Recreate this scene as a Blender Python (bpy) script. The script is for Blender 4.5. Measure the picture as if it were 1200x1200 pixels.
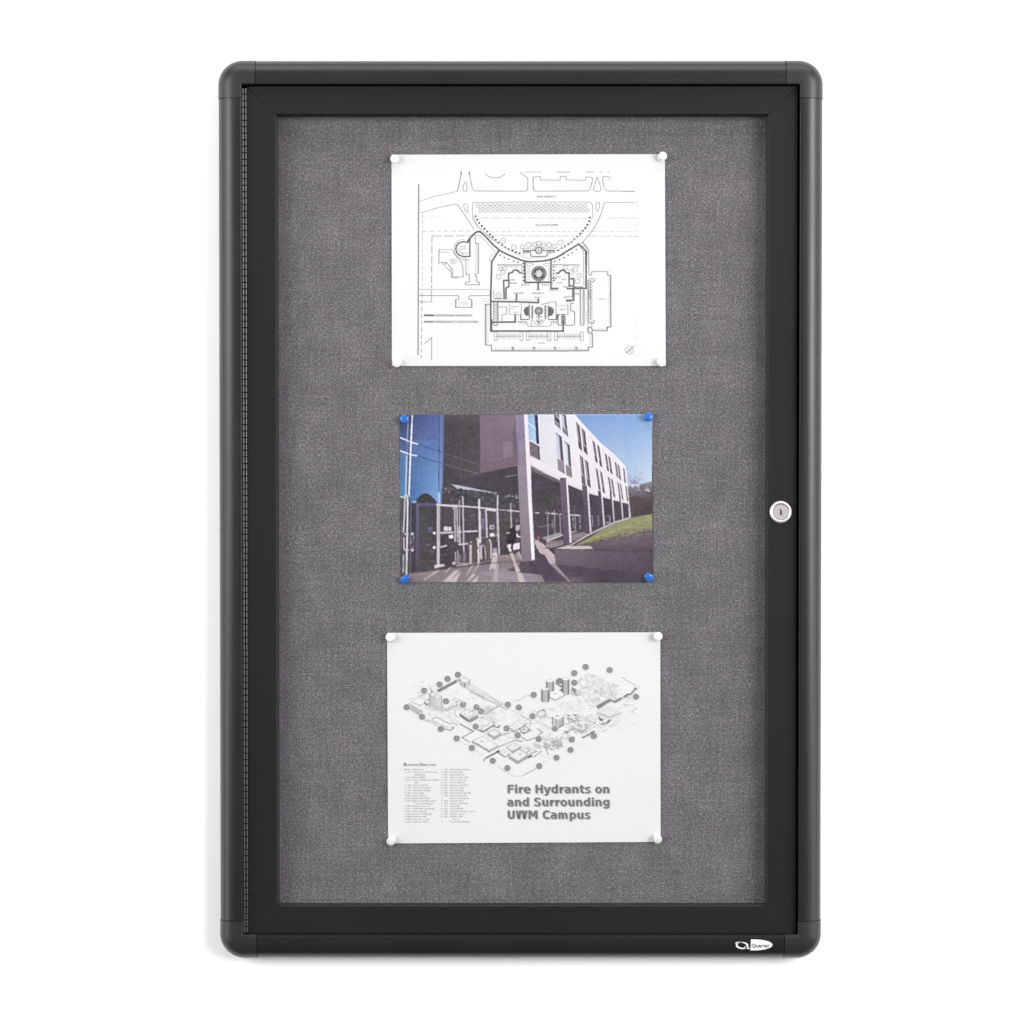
import bpy, bmesh, math, random
import numpy as np
from mathutils import Vector
from mathutils.geometry import tessellate_polygon

# ------------------------------------------------------------------ camera, world, lamps, exposure
for o in list(bpy.data.objects):
    bpy.data.objects.remove(o)
scene = bpy.context.scene
COL = scene.collection
S = 0.000873            # metres per photograph pixel on the door face
DIST = 3.2              # camera to door face
TILT = math.radians(1.4)
FPX = DIST / S
CAMP = Vector((0, -DIST * math.cos(TILT), DIST * math.sin(TILT)))
FWD = Vector((0, math.cos(TILT), -math.sin(TILT)))
UP = Vector((0, math.sin(TILT), math.cos(TILT)))

cam = bpy.data.cameras.new('camera')
cam.sensor_width = 36
cam.lens = 36 * DIST / (1200 * S)
cam.clip_start = 0.05
cam.clip_end = 50
camo = bpy.data.objects.new('camera', cam)
COL.objects.link(camo)
camo.location = CAMP
camo.rotation_euler = (math.pi / 2 - TILT, 0, 0)
scene.camera = camo

world = bpy.data.worlds.new('World')
scene.world = world
world.use_nodes = True
bg = world.node_tree.nodes['Background']
bg.inputs['Color'].default_value = (1.0, 0.99, 1.0, 1)
bg.inputs['Strength'].default_value = 0.16


def area_lamp(name, loc, target, sx, sy, power, color=(1, 1, 1)):
    l = bpy.data.lights.new(name, 'AREA')
    l.shape = 'RECTANGLE'
    l.size = sx
    l.size_y = sy
    l.energy = power
    l.color = color
    o = bpy.data.objects.new(name, l)
    COL.objects.link(o)
    o.location = loc
    d = Vector(target) - Vector(loc)
    o.rotation_euler = d.to_track_quat('-Z', 'Y').to_euler()
    return o


area_lamp('softbox_front_right', (2.25, -2.75, 0.55), (0, 0, 0), 1.5, 1.5, 104, (1, 0.99, 0.995))
area_lamp('softbox_front_left', (-2.25, -2.75, 0.65), (0, 0, 0), 1.5, 1.5, 62, (1, 0.99, 0.995))
area_lamp('softbox_overhead', (0.1, -0.85, 1.75), (0.1, -0.85, 0), 2.4, 1.2, 34, (1, 0.985, 0.99))
area_lamp('softbox_right', (1.9, -0.85, 0.1), (0, -0.85, 0.1), 1.3, 2.2, 26, (0.97, 0.99, 1.0))
area_lamp('softbox_left', (-1.9, -0.85, 0.0), (0, -0.85, 0.0), 1.3, 2.2, 27, (1, 0.99, 0.97))

scene.view_settings.view_transform = 'Standard'
scene.view_settings.look = 'None'
scene.view_settings.exposure = 0.0
scene.view_settings.gamma = 1.0
scene.render.resolution_x = 1024
scene.render.resolution_y = 1024
scene.render.engine = 'CYCLES'
scene.cycles.max_bounces = 8
scene.cycles.transparent_max_bounces = 12


def at(px, py, y=0.0):
    """the point at depth y behind the door face, measured off the photograph"""
    d = FWD * FPX + Vector((px - 600, 0, 0)) + UP * (600 - py)
    t = (y - CAMP.y) / d.y
    return CAMP + d * t


# ------------------------------------------------------------------ helpers
def lin(c):
    c = c / 255.0
    return c / 12.92 if c <= 0.04045 else ((c + 0.055) / 1.055) ** 2.4


def link(name, mesh, mat=None, parent=None):
    o = bpy.data.objects.new(name, mesh)
    COL.objects.link(o)
    if mat:
        mesh.materials.append(mat)
    if parent:
        o.parent = parent
    return o


def build(name, bm, mat, parent=None, smooth=None):
    me = bpy.data.meshes.new(name)
    bmesh.ops.recalc_face_normals(bm, faces=bm.faces)
    bm.to_mesh(me)
    bm.free()
    if smooth is not None:
        me.polygons.foreach_set('use_smooth', [True] * len(me.polygons))
        me.set_sharp_from_angle(angle=math.radians(smooth))
    return link(name, me, mat, parent)


def thing(name, label, cat, loc=(0, 0, 0), group=None):
    o = bpy.data.objects.new(name, None)
    o.empty_display_size = 0.02
    COL.objects.link(o)
    o.location = loc
    return tag(o, label, cat, group)


def tag(o, label, cat, group=None):
    o['label'] = label
    o['category'] = cat
    if group:
        o['group'] = group
    return o


def nodes(name):
    m = bpy.data.materials.new(name)
    m.use_nodes = True
    nt = m.node_tree
    return m, nt, nt.nodes['Principled BSDF']


def N(nt, kind, **kw):
    n = nt.nodes.new(kind)
    for k, v in kw.items():
        setattr(n, k, v)
    return n


def paint(name, col, rough, bump=0.05, scale=2500, metal=0.0, spec=0.5, var=0.06):
    m, nt, p = nodes(name)
    tc = N(nt, 'ShaderNodeTexCoord')
    no = N(nt, 'ShaderNodeTexNoise')
    no.inputs['Scale'].default_value = scale
    no.inputs['Detail'].default_value = 3
    nt.links.new(tc.outputs['Object'], no.inputs['Vector'])
    b = N(nt, 'ShaderNodeBump')
    b.inputs['Strength'].default_value = bump
    b.inputs['Distance'].default_value = 0.0003
    nt.links.new(no.outputs['Fac'], b.inputs['Height'])
    nt.links.new(b.outputs['Normal'], p.inputs['Normal'])
    n2 = N(nt, 'ShaderNodeTexNoise')
    n2.inputs['Scale'].default_value = 9
    n2.inputs['Detail'].default_value = 5
    nt.links.new(tc.outputs['Object'], n2.inputs['Vector'])
    r = N(nt, 'ShaderNodeMapRange')
    r.inputs['To Min'].default_value = rough - var
    r.inputs['To Max'].default_value = rough + var
    nt.links.new(n2.outputs['Fac'], r.inputs['Value'])
    nt.links.new(r.outputs['Result'], p.inputs['Roughness'])
    p.inputs['Base Color'].default_value = (*col, 1)
    p.inputs['Metallic'].default_value = metal
    p.inputs['Specular IOR Level'].default_value = spec
    return m


M_rail = paint('black_powder_coat', (0.009, 0.0094, 0.0102), 0.34, 0.06, spec=0.46)
M_door = paint('black_door_coat', (0.010, 0.0102, 0.0108), 0.42, 0.05, spec=0.22)
M_cap = paint('charcoal_plastic', (0.019, 0.0175, 0.0165), 0.38, 0.10, 1600, spec=0.4)
M_black = paint('black_gap', (0.004, 0.004, 0.004), 0.8, 0.0, spec=0.1)
M_hinge = paint('dark_hinge_metal', (0.05, 0.05, 0.05), 0.30, 0.03, spec=0.8)
M_chrome = paint('satin_nickel', (0.70, 0.69, 0.70), 0.42, 0.02, metal=0.8)
M_plug = paint('brushed_plug_metal', (0.40, 0.385, 0.385), 0.5, 0.06, metal=0.5)
M_logo = paint('white_logo_ink', (0.66, 0.66, 0.66), 0.5, 0.0)
M_logotext = paint('grey_logo_ink', (0.22, 0.22, 0.22), 0.5, 0.0)
M_whitepin = paint('white_pin_plastic', (0.78, 0.78, 0.775), 0.55, 0.0, spec=0.25)
M_bluepin = paint('blue_pin_plastic', (0.022, 0.135, 0.50), 0.25, 0.0)
M_steel = paint('steel', (0.6, 0.6, 0.6), 0.25, 0.0, metal=1.0)
M_wall = paint('white_wall_paint', (0.95, 0.95, 0.95), 0.85, 0.03, 700, spec=0.2)
M_paper = paint('white_paper', (0.685, 0.685, 0.685), 0.75, 0.0, 1800, spec=0.25)
M_paper2 = paint('off_white_paper', (0.688, 0.679, 0.676), 0.75, 0.0, 1800, spec=0.25)

# glass: a thin clear pane
M_glass, nt, p = nodes('clear_door_glass')
nt.nodes.remove(p)
tr = N(nt, 'ShaderNodeBsdfTransparent')
tr.inputs['Color'].default_value = (0.975, 0.98, 0.98, 1)
gl = N(nt, 'ShaderNodeBsdfGlossy')
gl.inputs['Roughness'].default_value = 0.03
mx = N(nt, 'ShaderNodeMixShader')
mx.inputs[0].default_value = 0.035
nt.links.new(tr.outputs[0], mx.inputs[1])
nt.links.new(gl.outputs[0], mx.inputs[2])
nt.links.new(mx.outputs[0], nt.nodes['Material Output'].inputs['Surface'])

# fabric: heathered grey tweed, threads running both ways
M_fabric, nt, p = nodes('grey_tweed_fabric')
tc = N(nt, 'ShaderNodeTexCoord')
L = nt.links


def mapped(scale):
    m = N(nt, 'ShaderNodeMapping')
    m.inputs['Scale'].default_value = scale
    L.new(tc.outputs['Object'], m.inputs['Vector'])
    return m.outputs['Vector']


def noise(scale, detail=2, rough=0.5):
    n = N(nt, 'ShaderNodeTexNoise')
    n.inputs['Scale'].default_value = 1
    n.inputs['Detail'].default_value = detail
    n.inputs['Roughness'].default_value = rough
    L.new(mapped(scale), n.inputs['Vector'])
    return n.outputs['Fac']


def mth(op, a, b=0.0, c=None):
    m = N(nt, 'ShaderNodeMath', operation=op)
    for i, v in enumerate((a, b) if c is None else (a, b, c)):
        if isinstance(v, (int, float)):
            m.inputs[i].default_value = v
        else:
            L.new(v, m.inputs[i])
    return m.outputs[0]


warp = noise((1150, 1, 300), 2)          # upright threads
weft = noise((300, 1, 1150), 2)          # level threads
speck = noise((900, 1, 900), 1)
streak_h = noise((22, 1, 420), 2)
streak_v = noise((420, 1, 22), 2)
cloud = noise((26, 1, 26), 4, 0.6)
v = mth('MULTIPLY', mth('SUBTRACT', warp, 0.5), 1.0)
v = mth('ADD', v, mth('MULTIPLY', mth('SUBTRACT', weft, 0.5), 1.0))
v = mth('ADD', v, mth('MULTIPLY', mth('SUBTRACT', speck, 0.5), 1.7))
v = mth('ADD', v, mth('MULTIPLY', mth('SUBTRACT', streak_h, 0.5), 0.32))
v = mth('ADD', v, mth('MULTIPLY', mth('SUBTRACT', streak_v, 0.5), 0.34))
v = mth('ADD', v, mth('MULTIPLY', mth('SUBTRACT', cloud, 0.5), 0.42))
v = mth('ADD', mth('MULTIPLY', v, 0.75), 0.5)
ramp = N(nt, 'ShaderNodeValToRGB')
e = ramp.color_ramp.elements
e[0].position, e[0].color = 0.0, (0.045, 0.042, 0.045, 1)
e[1].position, e[1].color = 1.0, (0.345, 0.325, 0.342, 1)
k = e.new(0.5)
k.color = (0.116, 0.1065, 0.115, 1)
L.new(v, ramp.inputs['Fac'])
L.new(ramp.outputs['Color'], p.inputs['Base Color'])
p.inputs['Roughness'].default_value = 0.9
p.inputs['Specular IOR Level'].default_value = 0.15
p.inputs['Sheen Weight'].default_value = 0.1
bp = N(nt, 'ShaderNodeBump')
bp.inputs['Strength'].default_value = 0.5
bp.inputs['Distance'].default_value = 0.0004
L.new(v, bp.inputs['Height'])
L.new(bp.outputs['Normal'], p.inputs['Normal'])

# printed ink: colour from the printed shapes themselves
M_ink, nt, p = nodes('printed_ink')
L = nt.links
at_n = N(nt, 'ShaderNodeAttribute', attribute_name='ink')
L.new(at_n.outputs['Color'], p.inputs['Base Color'])
p.inputs['Roughness'].default_value = 0.6
p.inputs['Specular IOR Level'].default_value = 0.25
M_photo, nt, p = nodes('glossy_photo_ink')
L = nt.links
at_n = N(nt, 'ShaderNodeAttribute', attribute_name='ink')
tcn = N(nt, 'ShaderNodeTexCoord')
gn = N(nt, 'ShaderNodeTexNoise')
gn.inputs['Scale'].default_value = 700
gn.inputs['Detail'].default_value = 2
L.new(tcn.outputs['Object'], gn.inputs['Vector'])
mr = N(nt, 'ShaderNodeMapRange')
mr.inputs['To Min'].default_value = 0.95
mr.inputs['To Max'].default_value = 1.05
L.new(gn.outputs['Fac'], mr.inputs['Value'])
vm = N(nt, 'ShaderNodeVectorMath', operation='SCALE')
L.new(at_n.outputs['Color'], vm.inputs[0])
L.new(mr.outputs['Result'], vm.inputs['Scale'])
L.new(vm.outputs[0], p.inputs['Base Color'])
p.inputs['Roughness'].default_value = 0.35
p.inputs['Specular IOR Level'].default_value = 0.3

# ------------------------------------------------------------------ wall
WALL_Y = 0.027
bm = bmesh.new()
vs = [bm.verts.new(c) for c in ((-4, WALL_Y, -4), (4, WALL_Y, -4), (4, WALL_Y, 4), (-4, WALL_Y, 4))]
bm.faces.new(vs)
wall = build('wall', bm, M_wall)
wall['kind'] = 'structure'
# make the wall face the room
if wall.data.polygons[0].normal.y > 0:
    wall.data.flip_normals()

# ------------------------------------------------------------------ display case
FRONT, SHOULDER = -0.008, 0.012
XL, XR = at(257.6, 600, SHOULDER).x, at(962.4, 600, SHOULDER).x
ZT, ZB = at(600, 71.5, SHOULDER).z, at(600, 1121.5, SHOULDER).z
IXL, IXR = at(283.5, 600, FRONT).x, at(936.8, 600, FRONT).x
IZT, IZB = at(600, 98.2, FRONT).z, at(600, 1096, FRONT).z

case = thing('display_case',
             'black wall mounted notice board case with hinged glass door and lock, on a white wall',
             'notice board', (0, 0, 0))


def profile(w, grow=0.0, n=18):
    """rail section: (distance out from the inner edge, y)"""
    pts = [(0.0, 0.0250), (0.0, FRONT + 0.0005 - grow), (0.00015, FRONT + 0.00015 - grow), (0.0005, FRONT - grow)]
    for i in range(1, n + 1):
        s_ = math.sin(math.pi / 2 * i / n) ** 0.8
        pts.append((max(0.0008, (w + grow) * s_), FRONT - grow + (SHOULDER - FRONT + grow) * (1 - math.sqrt(max(0, 1 - s_ ** 3.8)))))
    pts.append((w + grow, WALL_Y - 0.0015))
    return pts


def sweep(name, stations, mat, grow=0.0, smooth=25):
    """stations: (origin x, origin z, out x, out z, width)"""
    bm = bmesh.new()
    rows = []
    for ox, oz, dx, dz, w in stations:
        rows.append([bm.verts.new((ox + dx * t, y, oz + dz * t)) for t, y in profile(w, grow)])
    for a, b in zip(rows, rows[1:]):
        for i in range(len(a) - 1):
            bm.faces.new((a[i], a[i + 1], b[i + 1], b[i]))
    for r in (rows[0], rows[-1]):
        bm.faces.new(r)
    bmesh.ops.remove_doubles(bm, verts=bm.verts, dist=1e-6)
    return build(name, bm, mat, case, smooth)


WL, WR, WT, WB = IXL - XL, XR - IXR, ZT - IZT, IZB - ZB
CAPX, CAPZ = 0.0140, 0.0140    # how far a cap reaches along its rails past the inner corner
G = 0.0006                     # joint
sweep('frame_rail', [(IXL + CAPX + G, IZT, 0, 1, WT), (IXR - CAPX - G, IZT, 0, 1, WT)], M_rail)
sweep('frame_rail', [(IXL + CAPX + G, IZB, 0, -1, WB), (IXR - CAPX - G, IZB, 0, -1, WB)], M_rail)
sweep('frame_rail', [(IXL, IZB + CAPZ + G, -1, 0, WL), (IXL, IZT - CAPZ - G, -1, 0, WL)], M_rail)
sweep('frame_rail', [(IXR, IZB + CAPZ + G, 1, 0, WR), (IXR, IZT - CAPZ - G, 1, 0, WR)], M_rail)


def cap(cx, cz, sx, sz, wx, wz):
    st = [(cx - sx * CAPX, cz, 0, sz, wz)]
    n = 14
    for i in range(n + 1):
        a = math.pi / 2 * i / n
        st.append((cx, cz, sx * math.sin(a), sz * math.cos(a), wz + (wx - wz) * i / n))
    st.append((cx, cz - sz * CAPZ, sx, 0, wx))
    sweep('corner_cap', st, M_cap, 0.0004, 50)


cap(IXL, IZT, -1, 1, WL, WT)
cap(IXR, IZT, 1, 1, WR, WT)
cap(IXL, IZB, -1, -1, WL, WB)
cap(IXR, IZB, 1, -1, WR, WB)


def box(bm, x0, x1, y0, y1, z0, z1):
    c = bmesh.ops.create_cube(bm, size=1)['verts']
    for v_ in c:
        v_.co = Vector((x0 if v_.co.x < 0 else x1, y0 if v_.co.y < 0 else y1, z0 if v_.co.z < 0 else z1))
    return c


# black core added inside the frame to shut out light and darken the joints
bm = bmesh.new()
i_ = 0.0022
yc = 0.0
for x0, x1, z0, z1 in ((XL + i_, IXL - 0.0006, ZB + 0.02, ZT - 0.02), (IXR + 0.0006, XR - i_, ZB + 0.02, ZT - 0.02)):
    box(bm, x0 + 0.006 if x0 < 0 else x0, x1 if x0 < 0 else x1 - 0.006, yc, 0.0250, z0, z1)
    box(bm, x0, x1, 0.0135, 0.0252, z0 + 0.001, z1 - 0.001)
for z0, z1 in ((ZB + i_, IZB - 0.0006), (IZT + 0.0006, ZT - i_)):
    box(bm, XL + 0.022, XR - 0.022, yc, 0.0251, z0 + (0.006 if z0 < 0 else 0), z1 - (0 if z0 < 0 else 0.006))
    box(bm, XL + 0.0215, XR - 0.0215, 0.0137, 0.0253, z0, z1)
build('joint_blackout', bm, M_black, case)
bm = bmesh.new()  # black ring added behind the door's gap, its colour standing in for shade
e_ = 0.012
box(bm, IXL, IXL + e_, 0.0162, 0.0200, IZB, IZT)
box(bm, IXR - e_, IXR, 0.0162, 0.0200, IZB, IZT)
box(bm, IXL + e_, IXR - e_, 0.0162, 0.0200, IZT - e_, IZT)
box(bm, IXL + e_, IXR - e_, 0.0162, 0.0200, IZB, IZB + e_)
build('gap_blackout', bm, M_black, case)

FAB_Y = 0.0202
bm = bmesh.new()
box(bm, IXL - 0.001, IXR + 0.001, FAB_Y, FAB_Y + 0.0035, IZB - 0.001, IZT + 0.001)
build('fabric_panel', bm, M_fabric, case)

# door: four mitred bars round the glass
DXL, DXR = at(290.2, 600).x, at(933.8, 600).x
DZT, DZB = at(600, 101.0).z, at(600, 1094.3).z
OXL, OXR = at(323.8, 600).x, at(900.1, 600).x
OZT, OZB = at(600, 133.7).z, at(600, 1062.6).z
door = bpy.data.objects.new('door', None)
COL.objects.link(door)
door.parent = case
LIP = 0.0016


def door_bar(name, a_out, b_out, a_in, b_in, inward):
    """a/b: the two ends; section: outer edge, face, inner edge, sloping glazing lip"""
    bm = bmesh.new()
    rows = []
    along = (Vector(b_out) - Vector(a_out)).normalized()
    for po, pi_, s in ((a_out, a_in, 1), (b_out, b_in, -1)):
        po, pi_ = Vector(po), Vector(pi_)
        m = (pi_ - po).normalized() * 0.00012
        sh = along * s * 0.00014
        d = (pi_ - po) / abs((pi_ - po).dot(Vector(inward)))
        lip = pi_ + d * LIP
        rows.append([bm.verts.new((q.x + sh.x, y, q.y + sh.y)) for q, y in
                     ((po, 0.0150), (po, 0.0), (pi_, 0.0), (pi_, 0.0032), (lip, 0.0050), (lip, 0.0150))])
    n = len(rows[0])
    for i in range(n):
        bm.faces.new((rows[0][i], rows[0][(i + 1) % n], rows[1][(i + 1) % n], rows[1][i]))
    bm.faces.new(rows[0])
    bm.faces.new(rows[1])
    bmesh.ops.recalc_face_normals(bm, faces=bm.faces)
    ed = [e for e in bm.edges if all(v_.co.y < 0.004 for v_ in e.verts)]
    bmesh.ops.bevel(bm, geom=ed, offset=0.0004, segments=2, profile=0.5, affect='EDGES')
    return build(name, bm, M_door, door)


door_bar('door_rail', (DXL, DZT), (DXR, DZT), (OXL, OZT), (OXR, OZT), (0, -1))
door_bar('door_rail', (DXL, DZB), (DXR, DZB), (OXL, OZB), (OXR, OZB), (0, 1))
door_bar('door_stile', (DXL, DZB), (DXL, DZT), (OXL, OZB), (OXL, OZT), (1, 0))
door_bar('door_stile', (DXR, DZB), (DXR, DZT), (OXR, OZB), (OXR, OZT), (-1, 0))
bm = bmesh.new()
box(bm, OXL + LIP, OXR - LIP, 0.0052, 0.0076, OZB + LIP, OZT - LIP)
build('glass_pane', bm, M_glass, door)

# hinge: a long run of small knuckles on a pin
hx = at(286.9, 600, 0.0).x
hz0, hz1 = at(600, 1093.2).z, at(600, 103.0).z
hinge = bpy.data.objects.new('hinge', None)
COL.objects.link(hinge)
hinge.location = (hx, 0.0012, 0)
hinge.parent = case


def cyl(bm, r, z0, z1, n=16, axis='z', cx=0, cy=0, cz=0, bev=0.0):
    prof = [(r - bev, z0), (r, z0 + bev), (r, z1 - bev), (r - bev, z1)] if bev else [(r, z0), (r, z1)]
    rings = []
    for rr, zz in prof:
        ring = []
        for k_ in range(n):
            a = 2 * math.pi * k_ / n
            if axis == 'z':
                ring.append(bm.verts.new((cx + rr * math.cos(a), cy + rr * math.sin(a), cz + zz)))
            else:
                ring.append(bm.verts.new((cx + rr * math.cos(a), cy + zz, cz + rr * math.sin(a))))
        rings.append(ring)
    for a_, b_ in zip(rings, rings[1:]):
        for k_ in range(n):
            bm.faces.new((a_[k_], a_[(k_ + 1) % n], b_[(k_ + 1) % n], b_[k_]))
    bm.faces.new(rings[0])
    bm.faces.new(rings[-1])


KN = 131
pitch = (hz1 - hz0) / KN
bm = bmesh.new()
for sx in (-1, 1):      # each knuckle is a double roll
    cyl(bm, 0.00125, -pitch / 2 + 0.0004, pitch / 2 - 0.0004, 14, cx=sx * 0.00142, bev=0.0002)
kn = build('knuckle', bm, M_hinge, hinge, 40)
kn.location = (0, 0, hz0 + pitch / 2)
rnd = random.Random(4)
for i in range(1, KN):
    c = kn.copy()
    COL.objects.link(c)
    c.parent = hinge
    c.location = (rnd.uniform(-1, 1) * 0.00005, rnd.uniform(-1, 1) * 0.00008, hz0 + pitch * (i + 0.5))
bm = bmesh.new()
cyl(bm, 0.0009, hz0, hz1, 12, cy=0.0008)
build('hinge_pin', bm, M_black, hinge)

# lock
lk = at(914.8, 600.0)
lock = bpy.data.objects.new('lock', None)
COL.objects.link(lock)
lock.location = (lk.x, 0, lk.z)
lock.parent = case


def lathe(name, prof, mat, parent, n=48, smooth=40):
    bm = bmesh.new()
    rings = []
    for r, y in prof:
        rings.append([bm.verts.new((r * math.cos(2 * math.pi * k_ / n), y, r * math.sin(2 * math.pi * k_ / n))) for k_ in range(n)])
    for a_, b_ in zip(rings, rings[1:]):
        for k_ in range(n):
            bm.faces.new((a_[k_], a_[(k_ + 1) % n], b_[(k_ + 1) % n], b_[k_]))
    return bm, rings, name, mat, parent, smooth


def close_build(args, cap_first=False, cap_last=False):
    bm, rings, name, mat, parent, smooth = args
    if cap_first:
        bm.faces.new(rings[0])
    if cap_last:
        bm.faces.new(rings[-1])
    return build(name, bm, mat, parent, smooth)


R = 13.1 * S
close_build(lathe('lock_ring', [(R, 0.0005), (R, -0.0012), (R * 0.965, -0.0022), (R * 0.90, -0.0028), (R * 0.80, -0.0029),
                                (R * 0.735, -0.0024), (R * 0.725, 0.0)], M_chrome, lock))
close_build(lathe('key_plug', [(R * 0.700, 0.0), (R * 0.700, -0.0018), (R * 0.675, -0.0021), (R * 0.30, -0.0021),
                               (R * 0.28, -0.0025), (R * 0.05, -0.0025)], M_plug, lock), cap_last=True)
bm = bmesh.new()
slot = [(-1.5, 3.4), (0.2, 3.4), (0.2, 2.2), (1.2, 1.4), (1.2, -1.8), (0.8, -4.0), (-0.4, -2.8), (-1.2, -1.6), (-0.4, -0.4), (-0.6, 1.0)]
f_ = bm.faces.new([bm.verts.new((x * S, -0.00256, z * S)) for x, z in slot])
r_ = bmesh.ops.extrude_face_region(bm, geom=[f_])
for v_ in [g_ for g_ in r_['geom'] if isinstance(g_, bmesh.types.BMVert)]:
    v_.co.y = -0.0020
build('keyhole', bm, M_black, lock)
bm = bmesh.new()
cyl(bm, R * 0.72, -0.0004, -0.0001, 32, axis='y')
build('ring_groove', bm, M_black, lock)

# ------------------------------------------------------------------ printing
class Ink:
    def __init__(self, surf, white=248.0, base=0.69, dy=3.0e-6, start=0.00012, auto=False, wmul=1.0, dark=1.0):
        self.auto = auto
        self.wmul, self.dark = wmul, dark
        self.surf, self.v, self.f, self.c = surf, [], [], []
        self.k = base / lin(white)
        self.layer, self.dy, self.start = 0, dy, start
        self.fl = []

    def up(self, n=1):
        if getattr(self, 'spray', False):
            self.spray = False
            n += 12
        self.layer += n

    def col(self, c):
        if isinstance(c, (int, float)):
            c = (c, c, c)
        if getattr(self, 'deep', False) and max(c) < 135:
            c = tuple(x - 9 * (135 - max(c)) / 60 for x in c)
        if self.dark != 1.0 and c[0] < 240:
            c = tuple(max(30, 255 - (255 - x) * self.dark) for x in c)
        return tuple(min(0.95, lin(x) * self.k) for x in c)

    def vert(self, p, c):
        q = at(p[0], p[1], self.surf(p[0], p[1]))
        q.y -= self.start + self.layer * self.dy
        self.v.append(q)
        self.c.append(c)
        return len(self.v) - 1

    def face(self, pts, cols):
        idx = [self.vert(p, c) for p, c in zip(pts, cols)]
        self.f.append(idx)

    def poly(self, pts, c):
        if self.auto:
            self.up()
        c = self.col(c)
        if len(pts) <= 4 and False:
            return self.face(pts, [c] * len(pts))
        tris = tessellate_polygon([[Vector((x, y, 0)) for x, y in pts]])
        idx = [self.vert(p, c) for p in pts]
        for t in tris:
            self.f.append([idx[i] for i in t])

    def quad(self, p, cols, n=8, m=8, jitter=0, rnd=None):
        """p: TL,TR,BR,BL; colours at the same corners, blended across"""
        if self.auto:
            self.up()
        cs = [self.col(c) for c in cols]
        grid = []
        for j in range(m + 1):
            row = []
            t = j / m
            for i in range(n + 1):
                s = i / n
                x = (p[0][0] * (1 - s) + p[1][0] * s) * (1 - t) + (p[3][0] * (1 - s) + p[2][0] * s) * t
                y = (p[0][1] * (1 - s) + p[1][1] * s) * (1 - t) + (p[3][1] * (1 - s) + p[2][1] * s) * t
                c = [(cs[0][k_] * (1 - s) + cs[1][k_] * s) * (1 - t) + (cs[3][k_] * (1 - s) + cs[2][k_] * s) * t for k_ in range(3)]
                if jitter:
                    g_ = 1 + rnd.uniform(-jitter, jitter)
                    c = [q * g_ for q in c]
                row.append(self.vert((x, y), tuple(c)))
            grid.append(row)
        for j in range(m):
            for i in range(n):
                self.f.append([grid[j][i], grid[j][i + 1], grid[j + 1][i + 1], grid[j + 1][i]])

    def line(self, pts, w, c, closed=False, dash=None, c2=None):
        if self.auto:
            self.up()
            w *= 0.68 if w < 3 else 0.9
        w *= self.wmul
        c = self.col(c)
        if closed:
            pts = list(pts) + [pts[0]]
        phase = 0.0
        for (x0, y0), (x1, y1) in zip(pts, pts[1:]):
            d = math.hypot(x1 - x0, y1 - y0)
            if d < 1e-4:
                continue
            ux, uy = (x1 - x0) / d, (y1 - y0) / d
            nx, ny = -uy * w / 2, ux * w / 2
            if dash:
                on, off = dash
                s = 0.0
                while s < d:
                    e_ = min(d, s + on)
                    a, b = (x0 + ux * s, y0 + uy * s), (x0 + ux * e_, y0 + uy * e_)
                    self.face([(a[0] + nx, a[1] + ny), (b[0] + nx, b[1] + ny), (b[0] - nx, b[1] - ny), (a[0] - nx, a[1] - ny)], [c] * 4)
                    s += on + off
            else:
                ex = w / 2 * 0.85 if w > 0.9 else 0
                steps = max(1, int(d / 12))
                pa = (x0 - ux * ex, y0 - uy * ex)
                tot = d + 2 * ex
                for k_ in range(steps):
                    a = (pa[0] + ux * tot * k_ / steps, pa[1] + uy * tot * k_ / steps)
                    b = (pa[0] + ux * tot * (k_ + 1) / steps, pa[1] + uy * tot * (k_ + 1) / steps)
                    self.face([(a[0] + nx, a[1] + ny), (b[0] + nx, b[1] + ny), (b[0] - nx, b[1] - ny), (a[0] - nx, a[1] - ny)], [c] * 4)

    def disc(self, x, y, r, c, n=16, ry=None):
        ry = ry or r
        if self.auto and n <= 6:
            self.auto = False
            keep = self.layer
            self.layer += 1 + (len(self.f) * 7 % 11)
            self.poly([(x + r * math.cos(2 * math.pi * k_ / n), y + ry * math.sin(2 * math.pi * k_ / n)) for k_ in range(n)], c)
            self.layer = keep
            self.auto = True
            self.spray = True
            return
        self.poly([(x + r * math.cos(2 * math.pi * k_ / n), y + ry * math.sin(2 * math.pi * k_ / n)) for k_ in range(n)], c)

    def ring(self, x, y, r, w, c, n=20, a0=0.0, a1=2 * math.pi, ry=None):
        ry = ry or r
        pts = [(x + r * math.cos(a0 + (a1 - a0) * k_ / n), y + ry * math.sin(a0 + (a1 - a0) * k_ / n)) for k_ in range(n + 1)]
        self.line(pts, w, c)

    def text(self, body, x, y, h, c, width=None, bold=0.0, shear=0.0, align='LEFT', res=2):
        """baseline left at (x, y), capital height h px"""
        cu = bpy.data.curves.new('t', 'FONT')
        cu.body = body
        cu.size = 1.0
        cu.offset = bold
        cu.resolution_u = res
        cu.shear = shear
        ob = bpy.data.objects.new('t', cu)
        COL.objects.link(ob)
        dg = bpy.context.evaluated_depsgraph_get()
        me = bpy.data.meshes.new_from_object(ob.evaluated_get(dg))
        if len(me.vertices) == 0:
            bpy.data.objects.remove(ob)
            return
        xs = [q.co.x for q in me.vertices]
        x0, x1 = min(xs), max(xs)
        k_ = h / 0.73
        kx = width / (x1 - x0) if width else k_
        off = x - x0 * kx - ((x1 - x0) * kx / 2 if align == 'CENTER' else 0)
        cc = self.col(c)
        base = len(self.v)
        for q in me.vertices:
            self.vert((off + q.co.x * kx, y - q.co.y * k_), cc)
        for pl in me.polygons:
            self.f.append([base + i for i in pl.vertices])
        bpy.data.objects.remove(ob)
        bpy.data.curves.remove(cu)
        bpy.data.meshes.remove(me)

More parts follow.
